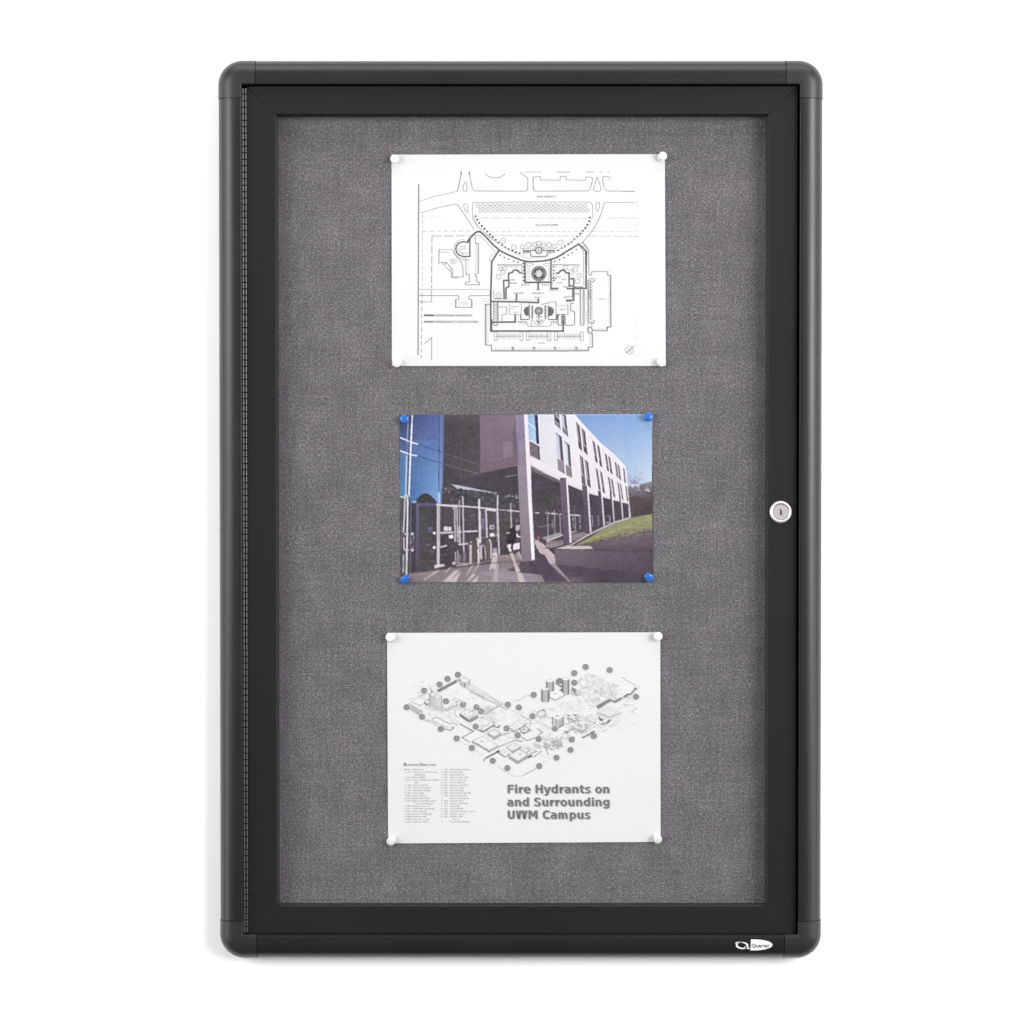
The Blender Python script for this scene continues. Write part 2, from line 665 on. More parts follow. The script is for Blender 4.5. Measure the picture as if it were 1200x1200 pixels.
    def done(self, name, parent, mat, label=None):
        me = bpy.data.meshes.new(name)
        me.from_pydata([tuple(q) for q in self.v], [], self.f)
        me.update()
        # face the camera
        flip = [pl.index for pl in me.polygons if pl.normal.y > 0]
        if flip:
            bm = bmesh.new()
            bm.from_mesh(me)
            bm.faces.ensure_lookup_table()
            bmesh.ops.reverse_faces(bm, faces=[bm.faces[i] for i in flip])
            bm.to_mesh(me)
            bm.free()
        attr = me.color_attributes.new('ink', 'FLOAT_COLOR', 'POINT')
        attr.data.foreach_set('color', [x for c in self.c for x in (*c, 1.0)])
        o = link(name, me, mat, parent)
        if label:
            o['label'] = label
        return o


def sheet(name, corners, mat, label, cat, curl, thick=0.00025, n=40, m=32, group=None):
    """corners TL TR BR BL in photograph pixels; curl(u,v) lifts the paper off the cloth (m)"""
    (ax, ay), (bx, by), (cx, cy), (dx, dy) = corners

    def uv(px, py):
        u = (px - (ax + dx) / 2) / ((bx + cx) / 2 - (ax + dx) / 2)
        v_ = (py - (ay + by) / 2) / ((cy + dy) / 2 - (ay + by) / 2)
        return min(1.02, max(-0.02, u)), min(1.02, max(-0.02, v_))

    def surf(px, py):
        return FAB_Y - 0.0005 - curl(*uv(px, py))

    bm = bmesh.new()
    fr, bk = [], []
    for j in range(m + 1):
        t = j / m
        r1, r2 = [], []
        for i in range(n + 1):
            s = i / n
            px = (ax * (1 - s) + bx * s) * (1 - t) + (dx * (1 - s) + cx * s) * t
            py = (ay * (1 - s) + by * s) * (1 - t) + (dy * (1 - s) + cy * s) * t
            q = at(px, py, surf(px, py))
            r1.append(bm.verts.new(q))
            r2.append(bm.verts.new((q.x, q.y + thick, q.z)))
        fr.append(r1)
        bk.append(r2)
    for j in range(m):
        for i in range(n):
            bm.faces.new((fr[j][i], fr[j][i + 1], fr[j + 1][i + 1], fr[j + 1][i]))
            bm.faces.new((bk[j][i], bk[j + 1][i], bk[j + 1][i + 1], bk[j][i + 1]))
    edge = [(fr[0], bk[0]), (fr[m], bk[m]), ([r[0] for r in fr], [r[0] for r in bk]), ([r[n] for r in fr], [r[n] for r in bk])]
    for a, b in edge:
        for i in range(len(a) - 1):
            bm.faces.new((a[i], a[i + 1], b[i + 1], b[i]))
    o = build(name, bm, mat, None, 30)
    tag(o, label, cat, group)
    return o, surf


def tile(x0, y0, k_):
    return lambda *p: [(x0 + p[i] / k_, y0 + p[i + 1] / k_) for i in range(0, len(p), 2)]


def bow(a, b, seed):
    r = random.Random(seed)
    p1, p2 = r.uniform(0, 6), r.uniform(0, 6)

    def f(u, v_):
        edge = math.sin(math.pi * max(0, min(1, u)))
        e2 = math.sin(math.pi * max(0, min(1, v_)))
        return a * edge * (0.5 + 0.5 * (1 - e2)) + b * e2 * (1 - edge) + 0.00012 * (math.sin(u * 5 + p1) + math.sin(v_ * 4 + p2) + 2)
    return f

# ------------------------------------------------------------------ upper sheet: site plan
T1, T2 = tile(450, 170, 6.6667), tile(610, 170, 6.6667)
T3, T4 = tile(450, 300, 6.6667), tile(610, 300, 6.6667)
U1, U2, U3, U4 = tile(560, 270, 12), tile(640, 270, 12), tile(560, 340, 12), tile(640, 340, 12)
U5, U6 = tile(490, 270, 12), tile(490, 340, 12)

plan, surf = sheet('site_plan_sheet', [(458.8, 181.2), (779.2, 180.6), (780.2, 428.8), (459.2, 428.8)], M_paper,
                   'white sheet with a black line site plan, topmost of the three papers', 'notice sheet',
                   bow(0.0006, 0.0009, 3))
ink = Ink(surf, wmul=1.22, dark=0.93)
LG, MG, DG = 196, 150, 96       # light, middle, dark line
# border and dashed plot lines
ink.line(T1(271, 310) + T3(266, 770), 1.0, 118)
ink.line(T1(300, 540) + T3(300, 250), 0.6, 190, dash=(4.5, 2.2))
ink.line(T3(295, 290, 293, 560, 290, 800), 0.8, 170, dash=(5, 3))
ink.line(T1(375, 710) + T3(372, 250), 0.8, 160, dash=(9, 2.5))
ink.line(T3(372, 262, 372, 358, 268, 358), 0.6, 150)
ink.line(T1(375, 710, 760, 708), 0.7, 160, dash=(11, 3))
ink.line(T1(300, 673, 690, 671), 0.6, 180, dash=(5, 3.5))
ink.line(T1(820, 673) + T2(900, 677), 0.6, 196, dash=(4.5, 2.6))
ink.line(T1(800, 708) + T2(920, 712), 0.6, 190, dash=(14, 2.5))
ink.line(T1(750, 569, 1170, 569) + T2(545, 572), 0.6, 200, dash=(11, 3))
ink.line(T2(680, 570, 905, 568), 0.6, 196, dash=(9, 3))
ink.line(T2(912, 330, 915, 570, 912, 720), 0.6, 214, dash=(3, 4))
ink.line(T1(295, 562, 455, 560), 0.5, 215, dash=(5, 4))
# upper roads
ink.line(T1(275, 440, 380, 405, 480, 382, 570, 362), 0.6, 170)
ink.line(T1(285, 532, 400, 495, 480, 475, 572, 460), 0.6, 165)
ink.line(T1(603, 208, 600, 240, 586, 310, 572, 362), 0.7, 120)
ink.line(T1(665, 208, 672, 250, 688, 330, 703, 358, 1100, 360, 1122, 350, 1124, 255, 1095, 238, 1060, 208), 0.7, 160)
ink.line(T1(603, 208, 603, 226), 0.9, 90)
ink.line(T1(666, 208, 667, 226), 0.9, 90)
ink.ring(450 + 634 / 6.6667, 170 + 338 / 6.6667, 2.6, 0.7, 170, 14, math.radians(-20), math.radians(200), 3.6)
ink.line(T1(617, 335, 628, 290, 640, 290, 650, 335), 0.7, 170)
ink.line(T1(655, 462, 625, 456, 622, 480, 640, 520, 655, 528, 655, 470), 0.6, 175)
ink.ring(450 + 868 / 6.6667, 170 + 205 / 6.6667, 12.5, 0.7, 160, 18, math.radians(20), math.radians(160), 7.6)
ink.line(T1(1110, 210, 1200, 210), 0.6, 185, dash=(2.5, 2))
ink.line(T2(40, 210, 160, 210), 0.6, 175, dash=(9, 4))
ink.line(T2(285, 211, 380, 211), 0.8, 160)
ink.line(T2(510, 210, 575, 210), 0.7, 165)
ink.line(T2(618, 210, 640, 210), 0.7, 165)
ink.line(T2(680, 210, 693, 210), 0.7, 165)
ink.line(T2(98, 250, 155, 246, 156, 273, 308, 274, 312, 244, 354, 244, 356, 273, 508, 274, 512, 250, 556, 250, 564, 268,
            545, 340, 525, 358, 110, 360, 98, 335, 98, 250), 0.7, 160)
ink.line(T1(1165, 250, 1167, 340, 1180, 358), 0.7, 165)
ink.line(T2(598, 248, 574, 320, 570, 350, 590, 362, 620, 360, 628, 345, 618, 300, 598, 248), 0.7, 160)
ink.line(T2(697, 270, 690, 248, 650, 244, 638, 262, 650, 320, 675, 358, 800, 360), 0.7, 158)
ink.line(T2(800, 361, 892, 362), 0.8, 140)
ink.line(T2(660, 448, 890, 448), 0.6, 160)
ink.line(T2(890, 448, 914, 452), 0.5, 200)
ink.line(T2(592, 448, 616, 450, 618, 480, 606, 515, 592, 515, 588, 480, 592, 448), 0.7, 165)
ink.line(T2(655, 450, 625, 550, 580, 640, 530, 710, 485, 758), 0.7, 150)
# lower left road edge
ink.line(T1(572, 462, 640, 560, 690, 635, 705, 660), 0.7, 155)
ink.line(T1(694, 455, 690, 500, 694, 560, 730, 630, 790, 690, 860, 745), 0.7, 172)
ink.line(T1(694, 455, 710, 447, 1190, 446) + T2(550, 446, 562, 470, 564, 560), 0.7, 172)
# rows of small trees
r0 = random.Random(7)
for row, (xa, ya, n_) in enumerate(((735, 474, 34), (755, 510, 32))):
    for i in range(n_):
        x, y = T1(xa + i * 37.9, ya + (0.6 * i if False else 0))[0]
        if x > 689:
            break
        ink.ring(x, y, 2.25, 0.55, 168 + r0.randint(-12, 14), 10)
        ink.disc(x + r0.uniform(-.4, .4), y, 0.45, 150, 6)
# dotted arc of bollards
arc = T1(716, 556, 728, 583, 744, 608, 763, 632, 785, 655, 806, 676, 828, 698, 850, 719, 873, 741, 896, 761)
arc += U1(296, 170, 340, 205, 384, 238, 433, 264, 485, 284, 536, 305, 588, 318)
for x, y in arc[:10] + arc[11:]:
    ink.disc(x, y, 1.25, 60, 8)
for x, y in T2(542, 566, 536, 594, 522, 622, 506, 648, 486, 670, 466, 692, 443, 714, 420, 736, 398, 757, 374, 774, 347, 791, 321, 805, 294, 820):
    ink.disc(x, y, 1.25, 60, 8)
for x, y in U1(310, 348, 371, 381, 435, 406, 502, 432, 566, 449) + U2(424, 270, 367, 313, 310, 348, 252, 384, 188, 411, 122, 436):
    ink.disc(x, y, 0.95, 60, 8)
for x in (642, 1068):
    for y in (462, 512, 562, 608, 656, 706):
        if x == 1068 and y == 462:
            continue
        (a, b), = U1(x, y)
        ink.disc(a, b, 0.95, 60, 8)
ink.line(U1(625, 450, 612, 520, 612, 600), 0.5, 175)
ink.line(U1(628, 470, 628, 740), 0.5, 185, dash=(1.4, 1))
ink.line(U1(1052, 440, 1052, 780), 0.5, 175, dash=(1.4, 1))
ink.line(U1(1100, 490, 1092, 740), 0.5, 185, dash=(1.6, 1))
# outer thin edge of the walk
ink.line(T1(690, 560, 720, 625, 800, 700, 870, 755, 960, 810, 1060, 862, 1110, 880) + T2(60, 884, 170, 876, 290, 820, 380, 770, 470, 700, 540, 620, 564, 560), 0.5, 180)
ink.line(U1(0, 62, 70, 110, 140, 185, 200, 250, 245, 300, 170, 385, 165, 440), 0.5, 175)
# the dark pedestrian walk
W1 = 1.65
ink.up()
walk = U5(695, 170, 720, 120, 790, 45, 830, 18, 870, 18, 910, 50, 980, 120, 1040, 188, 1100, 240, 1145, 280)
ink.line(walk + U1(300, 280, 400, 330, 500, 375, 600, 415, 680, 435, 760, 441, 860, 434, 960, 424, 1040, 405, 1110, 378, 1200, 330), W1, 96)
ink.line(U2(230, 330, 330, 270, 458, 192, 562, 292, 562, 815, 300, 818), W1, 96)
ink.line(U2(562, 300, 562, 470), W1 * 1.1, 80)
ink.line(U1(290, 290, 195, 440, 180, 960), W1, 96)
ink.line(U3(180, 0, 182, 575) + U4(240, 575, 240, 345), W1, 96)
ink.line(U3(190, 575, 195, 420), W1, 100)
ink.poly(U4(220, 350, 262, 350, 262, 480, 250, 500, 220, 480), 150)
ink.line(U3(182, 160, 380, 162, 560, 164, 850, 176, 850, 130), W1, 98)
ink.line(U3(182, 452, 525, 448, 525, 345), W1, 98)
ink.line(U3(540, 160, 545, 60), W1, 100)
ink.line(U1(660, 440, 665, 732, 1030, 728), W1, 92)
ink.line(U1(848, 732, 848, 820), W1, 96)
ink.line(U1(1028, 405, 1028, 815, 1125, 815), W1 * 0.9, 96)
ink.line(U1(370, 960, 362, 705, 435, 702, 435, 790, 395, 812, 395, 960), W1 * 0.95, 112)
ink.line(U1(432, 705, 432, 605, 480, 590, 505, 562, 540, 556, 570, 575, 590, 595, 615, 596), W1, 112)
ink.line(U2(150, 600, 180, 598, 200, 570, 235, 556, 262, 572, 280, 596, 322, 600, 325, 780, 385, 782), W1, 112)
ink.line(U2(330, 680, 388, 680, 388, 960), W1, 112)
ink.line(U4(388, 0, 388, 140, 290, 145), W1, 112)
ink.line(U4(290, 150, 350, 150), W1, 90)
ink.line(U2(375, 820, 375, 930), W1, 128)
ink.line(U2(75, 678, 140, 678), 0.8, 110)
ink.line(U2(0, 728, 60, 728), W1, 100)
# roundabout-like court on the left
ink.line(U5(728, 120, 728, 365, 640, 368, 580, 350, 545, 310, 530, 265, 540, 215, 575, 178, 630, 158, 690, 165), 1.3, 96)
ink.line(U5(690, 165, 715, 125), 1.1, 96)
ink.ring(490 + 640 / 12, 270 + 260 / 12, 11.2, 0.6, 170, 16, math.radians(160), math.radians(275))
ink.ring(490 + 650 / 12, 270 + 255 / 12, 6.6, 0.6, 165, 12, math.radians(95), math.radians(190))
ink.line(U5(620, 318, 715, 320), 0.6, 165)
ink.text('ROUND', 490 + 590 / 12, 270 + 235 / 12, 1.5, 120, 6.8)
ink.text('COURT', 490 + 588 / 12, 270 + 268 / 12, 1.5, 120, 7.2)
# left building
ink.line(U5(295, 265, 495, 275), 0.6, 165)
ink.line(U5(300, 300, 405, 308, 440, 320), 0.6, 175)
ink.line(U5(295, 265, 290, 470), 0.9, 165)
ink.line(U5(295, 452, 395, 450, 482, 545, 485, 655, 635, 655, 630, 520, 600, 430, 510, 335, 500, 300), 0.8, 160)
ink.line(U5(335, 455, 465, 585, 470, 662, 560, 668), 0.7, 170)
ink.line(U5(370, 490, 395, 455), 0.6, 165)
ink.line(U5(440, 565, 470, 540), 0.6, 165)
ink.line(U5(668, 380, 672, 640), 1.4, 175, dash=(1.2, 0.9))
ink.line(U5(500, 285, 560, 380, 640, 400), 0.6, 175)
for i, (t, w) in enumerate((('MAIN A', 8.6), ('WAITING D', 10.5), ('HALL', 6))):
    ink.text(t, 490 + (450, 440, 460)[i] / 12, 270 + (418, 444, 468)[i] / 12, 1.35, (125, 150, 80)[i], w)
ink.text('MAIN ST', 490 + 630 / 12, 270 + 424 / 12, 1.8, 130, 8)
ink.line(U5(800, 90, 810, 182, 850, 185, 850, 602, 800, 610, 805, 640, 822, 650, 822, 720, 862, 735, 862, 765, 668, 765, 668, 735,
            722, 720, 722, 625, 680, 605), 0.8, 150)
for i in range(16):
    y = 200 + i * 25
    ink.line(U5(800, y, 840, y), 0.5, 190)
    if i > 8:
        ink.line(U5(690, y, 715, y), 0.4, 210)
# horizontal road on the left
ink.line(U5(0, 830, 995, 830), 0.6, 175)
ink.line(U6(0, 76, 555, 76, 572, 95, 572, 125, 530, 135, 530, 242, 755, 242, 755, 132, 712, 128, 712, 100, 735, 78, 1000, 76), 0.75, 155)
ink.line(U6(530, 135, 530, 242), 1.0, 120)
ink.line(U6(755, 132, 755, 242), 1.0, 120)
ink.line(U6(890, 126, 980, 126), 0.5, 195)
ink.line(U6(890, 160, 990, 160), 0.5, 200)
for x in (580, 632, 672):
    ink.ring(490 + x / 12, 340 + 185 / 12, 1.1, 0.4, 208, 8, ry=2.2)
# key
ink.line(U6(92, 354, 216, 354), 1.7, 95)
ink.line(U6(92, 444, 216, 444), 1.6, 135)
for dx in (-.12, .12):
    ink.text('PEDESTRIAN WALKWAY', 510.2 + dx * .3, 371.0, 2.9, 78, 43.6)
    ink.up()
for dx in (-.12, .12):
    ink.text('EMERGENCY EXITS/STAIRS', 510.2 + dx * .3, 378.5, 2.9, 98, 50.6)
    ink.up()
ink.line(T3(372, 815, 372, 635, 315, 690), 0.7, 165)
# central building details
ink.line(U1(640, 285, 810, 282), 1.0, 105)
ink.line(U1(905, 282, 1078, 280), 1.0, 105)
ink.line(U1(740, 290, 742, 350, 755, 365, 960, 365, 975, 350, 975, 290), 0.9, 125)
ink.line(U1(640, 255, 1080, 250), 0.5, 175)
ink.line(U1(638, 260, 640, 350), 0.7, 150)
for k_ in range(7):
    ink.line(U1(655 + k_ * 10, 288, 655 + k_ * 10, 318), 0.6, 130)
    ink.line(U1(1000 + k_ * 12, 288, 1000 + k_ * 12, 318), 0.6, 130)
ink.poly(U1(650, 290, 718, 290, 718, 316, 650, 316), 175)
ink.poly(U1(990, 290, 1078, 290, 1078, 316, 990, 316), 185)
cx, cy = 560 + 857 / 12, 270 + 282 / 12
ink.up()
ink.disc(cx, cy, 4.4, 246, 20)
ink.up()
ink.ring(cx, cy, 3.6, 1.0, 105, 22)
ink.ring(cx, cy, 5.6, 0.5, 160, 22, math.pi, 2 * math.pi)
ink.ring(cx, cy, 1.3, 0.7, 120, 12)
for x, y, r_ in ((355, 145, 3), (505, 238, 3), (625, 230, 2.6), (715, 203, 3), (795, 200, 2.6), (857, 183, 2.6), (922, 205, 2.6),
                 (1003, 205, 3), (1075, 225, 2.6), (1162, 172, 3.2), (318, 540, 2.3), (380, 535, 2.6), (355, 590, 2.7),
                 (290, 650, 2.9), (290, 912, 2.9)):
    ink.ring(560 + x / 12, 270 + y / 12, r_, 0.5, 150, 14)
    ink.disc(560 + x / 12, 270 + y / 12, 0.45, 130, 6)
for x, y, r_ in ((275, 522, 2.6), (355, 580, 2.8), (405, 552, 2.9), (467, 632, 2.7), (443, 715, 2.8)):
    ink.ring(640 + x / 12, 270 + y / 12, r_, 0.5, 155, 14)
    ink.disc(640 + x / 12, 270 + y / 12, 0.45, 130, 6)
ink.line(U1(280, 486, 610, 486), 0.9, 125)
ink.line(U1(400, 510, 580, 512), 0.6, 190)
ink.line(U2(90, 484, 468, 486), 0.8, 130)
ink.line(U2(468, 486, 440, 520), 0.6, 175)
# fountain court
cx, cy = 560 + 858 / 12, 270 + 607 / 12
for r_, w_, c_ in ((8.5, 0.9, 150), (7.6, 0.9, 172), (6.7, 0.9, 150), (5.8, 0.9, 165), (4.9, 0.8, 135)):
    ink.ring(cx, cy, r_, w_, c_, 30)
for k_ in range(26):
    a = 2 * math.pi * k_ / 26
    ink.line([(cx + 4.8 * math.cos(a), cy + 4.8 * math.sin(a)), (cx + 8.8 * math.cos(a), cy + 8.8 * math.sin(a))], 0.35, 135)
for sx in (-1, 1):
    for sy in (-1, 1):
        ink.line([(cx + sx * 4.2, cy + sy * 1.6), (cx + sx * 4.0, cy + sy * 4.0), (cx + sx * 1.6, cy + sy * 4.2)], 1.3, 70)
ink.ring(cx, cy, 3.1, 0.5, 165, 18)
ink.ring(cx, cy, 1.3, 0.4, 185, 12)
ink.line(U1(690, 450, 690, 500, 780, 496, 780, 475, 690, 450), 0.5, 175)
ink.line(U1(1015, 465, 935, 462, 925, 480, 940, 496, 1015, 496), 0.5, 175)
for k_ in range(14):
    y = 515 + k_ * 14
    ink.line(U1(690, y, 735, y), 0.3, 200)
    ink.line(U1(980, y, 1015, y), 0.3, 200)
# labels in the building
for t, x, y, w, g in (('EXIT', 455, 705, 6, 140), ('MEETING', 452, 750, 8, 150), ('BOTANIC', 512, 892, 11, 140),
                      ('REPUBLICA', 770, 893, 13.5, 120), ('EXIT', 808, 952, 6, 125), ('EXIT', 822, 845, 5.2, 140),
                      ('EXITS', 1010, 848, 9.6, 140), ('EXIT', 612, 776, 10, 150), ('EXIT', 900, 776, 9, 150)):
    ink.text(t, 560 + x / 12, 270 + y / 12 + .2, 2.1, g - 45, w)
for t, x, y, w, g in (('EXIT', 150, 662, 5, 150), ('EXIT', 225, 698, 6, 140), ('EXIT', 160, 745, 6, 150), ('EXIT', 245, 804, 6, 130),
                      ('EXITS', 255, 946, 9, 130), ('RAMP', 405, 900, 5, 120)):
    ink.text(t, 640 + x / 12, 270 + y / 12 + .2, 2.0, g - 45, w)
ink.text('PARKING', 640 + 738 / 12, 340 + 132 / 12, 1.3, 105, 9)
ink.text('PARKING', 560 + 842 / 12, 340 + 752 / 12, 1.4, 105, 8.5)
ink.text('TRAVIS ALAMEDA ST', 610 + 125 / 6.667, 170 + 409 / 6.667, 2.2, 50, 22.5)
ink.text('VILLA LLOYD SUMMIT', 610 + 117 / 6.667, 170 + 632 / 6.667, 2.2, 70, 27)
# hall with the seating wings
ink.line(U3(420, 125, 680, 128, 690, 138, 835, 140), 0.4, 190)
ink.line(U3(290, 235, 402, 236, 402, 340, 340, 345, 338, 440), 0.7, 150)
ink.line(U3(440, 180, 440, 340, 605, 345), 0.6, 170)
ink.line(U3(612, 170, 610, 400), 0.6, 165)
ink.line(U3(600, 345, 602, 412, 712, 412), 1.0, 120)
ink.line(U3(720, 180, 720, 410), 0.6, 150)
ink.line(U3(885, 200, 990, 185, 990, 168, 1098, 165, 1100, 410, 990, 412), 0.7, 155)
ink.line(U3(990, 412, 1110, 412, 1115, 345, 1150, 345), 1.0, 120)
ink.line(U3(1130, 345, 1130, 480, 1150, 500, 1180, 498), 0.7, 150)
ink.line(U3(690, 450, 695, 490, 720, 508, 1000, 510, 1030, 490, 1030, 450), 0.6, 150)
ink.line(U3(750, 410, 752, 505), 0.5, 165)
for side in (-1, 1):
    for k_ in range(9):
        (a, b), = U3(857 + side * 92, 225 + k_ * 21)
        ink.poly([(a - 1.0, b - 0.65), (a + 1.0, b - 0.65), (a + 1.0, b + 0.65), (a - 1.0, b + 0.65)], 72)
    for k_ in range(5):
        for j in range(4 - abs(k_ - 2) + (1 if k_ != 2 else 0)):
            (a, b), = U3(857 + side * (145 + j * 17), 250 + k_ * 24)
            ink.ring(a, b, 0.8, 0.7, 78 + 10 * j, 7)
    (a, b), = U3(857 + side * 132, 215)
    (a2, b2), = U3(857 + side * 132, 400)
    ink.line([(a, b), (a2, b2)], 1.2, 110, dash=(1.4, 0.7))
    ink.line(U3(857 + side * 135, 225, 857 + side * 175, 250, 857 + side * 208, 290, 857 + side * 175, 345, 857 + side * 140, 362), 0.8, 110)
cx, cy = 560 + 857 / 12, 340 + 293 / 12
for r_, w_, c_ in ((4.6, 0.8, 140), (3.3, 0.8, 125), (1.7, 0.8, 120)):
    ink.ring(cx, cy, r_, w_, c_, 22)
ink.line(U3(857, 345, 857, 465), 0.8, 120)
ink.line(U3(820, 375, 905, 375), 0.8, 130)
ink.line(U3(820, 420, 857, 465, 905, 415), 0.9, 125)
ink.line(U3(765, 415, 800, 465, 850, 495, 900, 465, 945, 412), 0.7, 140, dash=(1.6, .7))
for a in (575, 615, 655, 1045, 1085):
    ink.line(U3(a, 445, a + 20, 440, a + 25, 465, a + 10, 475), 0.6, 150)
ink.line(U3(555, 445, 690, 445), 0.7, 135, dash=(3, 1))
ink.line(U3(1025, 445, 1120, 445), 0.7, 135, dash=(3, 1))
ink.text('THEATER', 560 + 458 / 12, 340 + 238 / 12, 1.4, 150, 9)
ink.text('HALL', 560 + 458 / 12, 340 + 266 / 12, 1.3, 160, 5.5)
ink.text('EXIT', 560 + 505 / 12, 340 + 322 / 12, 1.6, 120, 6)
ink.text('GALLERIES', 640 + 155 / 12, 340 + 228 / 12, 1.2, 160, 11)
ink.text('EXIT', 640 + 200 / 12, 340 + 282 / 12, 1.8, 110, 7)
ink.line(U4(140, 345, 140, 220, 145, 180), 0.5, 165)
ink.line(U4(305, 185, 308, 340, 150, 345), 0.7, 145)
ink.line(U4(155, 350, 160, 410), 1.2, 105)
ink.line(U4(168, 355, 168, 490, 215, 498, 215, 360), 0.6, 150)
ink.line(U4(268, 365, 268, 480, 285, 496, 385, 492, 402, 475, 402, 320, 385, 295, 345, 288, 345, 188, 385, 182), 0.8, 135)
ink.poly(U4(478, 0, 492, 0, 492, 480, 478, 480), 165)
ink.line(U4(478, 0, 478, 480, 500, 498, 530, 490, 536, 470, 536, 0), 0.7, 150)
ink.line(U4(520, 0, 520, 480), 0.8, 175)
ink.line(U2(478, 820, 478, 960), 0.9, 140)
ink.line(U2(530, 820, 534, 960), 0.9, 160)
ink.line(U2(400, 795, 520, 795), 1.1, 80, dash=(1.5, 0.8))
ink.line(U2(524, 210, 530, 780), 0.6, 165)
ink.line(U2(430, 205, 470, 215, 524, 300), 0.6, 165)
ink.line(U2(485, 180, 520, 170, 590, 260, 598, 310, 600, 600, 610, 630, 636, 625, 640, 580, 858, 580, 860, 632, 908, 635), 0.75, 150)
ink.line(T2(485, 758, 500, 785, 528, 820, 530, 850), 0.6, 160)
ink.line(U2(908, 635, 908, 960), 1.1, 125)
ink.line(U4(908, 0, 910, 515, 862, 520, 858, 570), 1.0, 125)
ink.line(U4(858, 572, 655, 570, 645, 545), 0.8, 130)
for k_ in range(42):
    y = 340 + (-300 + k_ * 19) / 12
    ink.line([(640 + 872 / 12, y), (640 + 900 / 12, y)], 0.3, 195)
# planting strips
ink.line(U2(600, 690, 600, 960), 0.8, 120, dash=(2.4, .5))
ink.line(U2(622, 700, 622, 960), 0.8, 110, dash=(1.8, .7))
ink.line(U4(596, 0, 596, 430, 610, 460, 665, 465, 680, 445, 665, 420), 0.8, 120, dash=(2.6, .5))
ink.line(U4(622, 0, 622, 420), 0.8, 110, dash=(1.8, .7))
ink.line(U2(600, 685, 660, 675, 685, 700, 665, 720, 625, 718), 0.7, 140)
for k_ in range(17):
    y = 720 + k_ * 44
    x, yy = U2(592 + 6 * math.sin(k_), y)[0]
    ink.ring(x, yy, 1.5, 0.45, 160, 8, math.radians(90), math.radians(270))
    x, yy = U2(630, y + 15)[0]
    ink.ring(x, yy, 1.5, 0.45, 165, 8, math.radians(-90), math.radians(90))
# left planting strip
ink.line(U3(222, 165, 222, 430), 1.0, 140, dash=(1.4, .6))
ink.line(U3(278, 165, 282, 430), 1.3, 110, dash=(1.8, .5))
for k_ in range(6):
    x, yy = U3(250, 190 + k_ * 46)[0]
    ink.ring(x, yy, 1.7, 0.5, 165, 9)
ink.ring(560 + 250 / 12, 340 + 472 / 12, 2.2, 0.8, 130, 12, 0, math.pi)
ink.line(U3(230, 122, 345, 122), 0.9, 110)
ink.line(U3(222, 0, 224, 110), 0.6, 165)
# lower parking
ink.line(U3(165, 200, 105, 198, 105, 770, 190, 775, 192, 855), 0.9, 135)
ink.line(U3(122, 210, 122, 765), 0.6, 165, dash=(1, .6))
for k_ in range(22):
    y = 215 + k_ * 24
    ink.line(U3(135, y, 155, y), 0.35, 205)
ink.line(U3(190, 855, 1200, 857) + U4(595, 852, 595, 800, 655, 798, 650, 605, 600, 600, 590, 545, 600, 522, 625, 520, 645, 545), 0.9, 140)
ink.line(U3(200, 846, 1200, 848) + U4(590, 845), 0.5, 165, dash=(1.6, .8))
for k_ in range(62):
    x = 245 + k_ * 21.5
    a, b = U3(x, 820 + (0 if k_ % 6 else -15), x, 852)
    ink.line([a, b], 0.35, 190)
for x in (487, 787, 1080, 1378):
    a, b = U3(x, 818)[0]
    ink.ring(a, b, 1.3, 0.8, 150, 10, math.radians(-150), math.radians(110))
for x0, x1 in ((250, 612), (705, 1005), (1098, 1465)):
    a, b = U3(x0, 648, x1, 648)
    ink.line([a, b], 0.9, 150, dash=(1.3, .6))
    n_ = int((x1 - x0) / 24)
    for k_ in range(n_):
        x = x0 + 45 + k_ * 24
        if x > x1 - 30:
            break
        c_ = 205 if k_ % 3 else 165
        ink.line(U3(x, 605, x, 690), 0.4, c_)
    for x in (x0, x1):
        for y, a0 in ((608, 180), (688, 0)):
            a, b = U3(x, y)[0]
            ink.ring(a, b, 1.9, 0.6, 145, 10, math.radians(a0), math.radians(a0 + 180))
        ink.line(U3(x - 22, 610, x - 18, 640, x - 20, 690), 0.5, 165)
        ink.line(U3(x + 22, 610, x + 18, 640, x + 20, 690), 0.5, 165)
for k_ in range(15):
    x = 660 + k_ * 13
    ink.line(U4(x, 540, x, 560), 0.3, 205)
for k_ in range(9):
    y = 620 + k_ * 18
    ink.line(U4(605, y, 640, y), 0.35, 200)
# north arrow and faint note
cx, cy = 610 + 850 / 6.667, 300 + 735 / 6.667
ink.ring(cx, cy, 4.7, 0.5, 172, 20)
ink.line([(cx - 3, cy + 3), (cx + 4.5, cy - 3.8)], 0.7, 120)
ink.line([(cx - 3, cy - 3), (cx + 3, cy + 3)], 0.4, 180)
ink.disc(cx + 5.4, cy - 4.6, 0.7, 110, 6)
ink.line(T4(895, 450, 930, 450), 0.7, 222)
for y in (480, 510, 540, 565):
    ink.line(T4(898, y, 918, y), 0.6, 232)
ink.line(T4(895, 600, 905, 595), 0.6, 220)
ink.line(T4(895, 635, 925, 636), 0.7, 222)
ink.done('plan_drawing', plan, M_ink, 'black line drawing of a building, drives, trees and parking')
print('plan faces', len(ink.f))

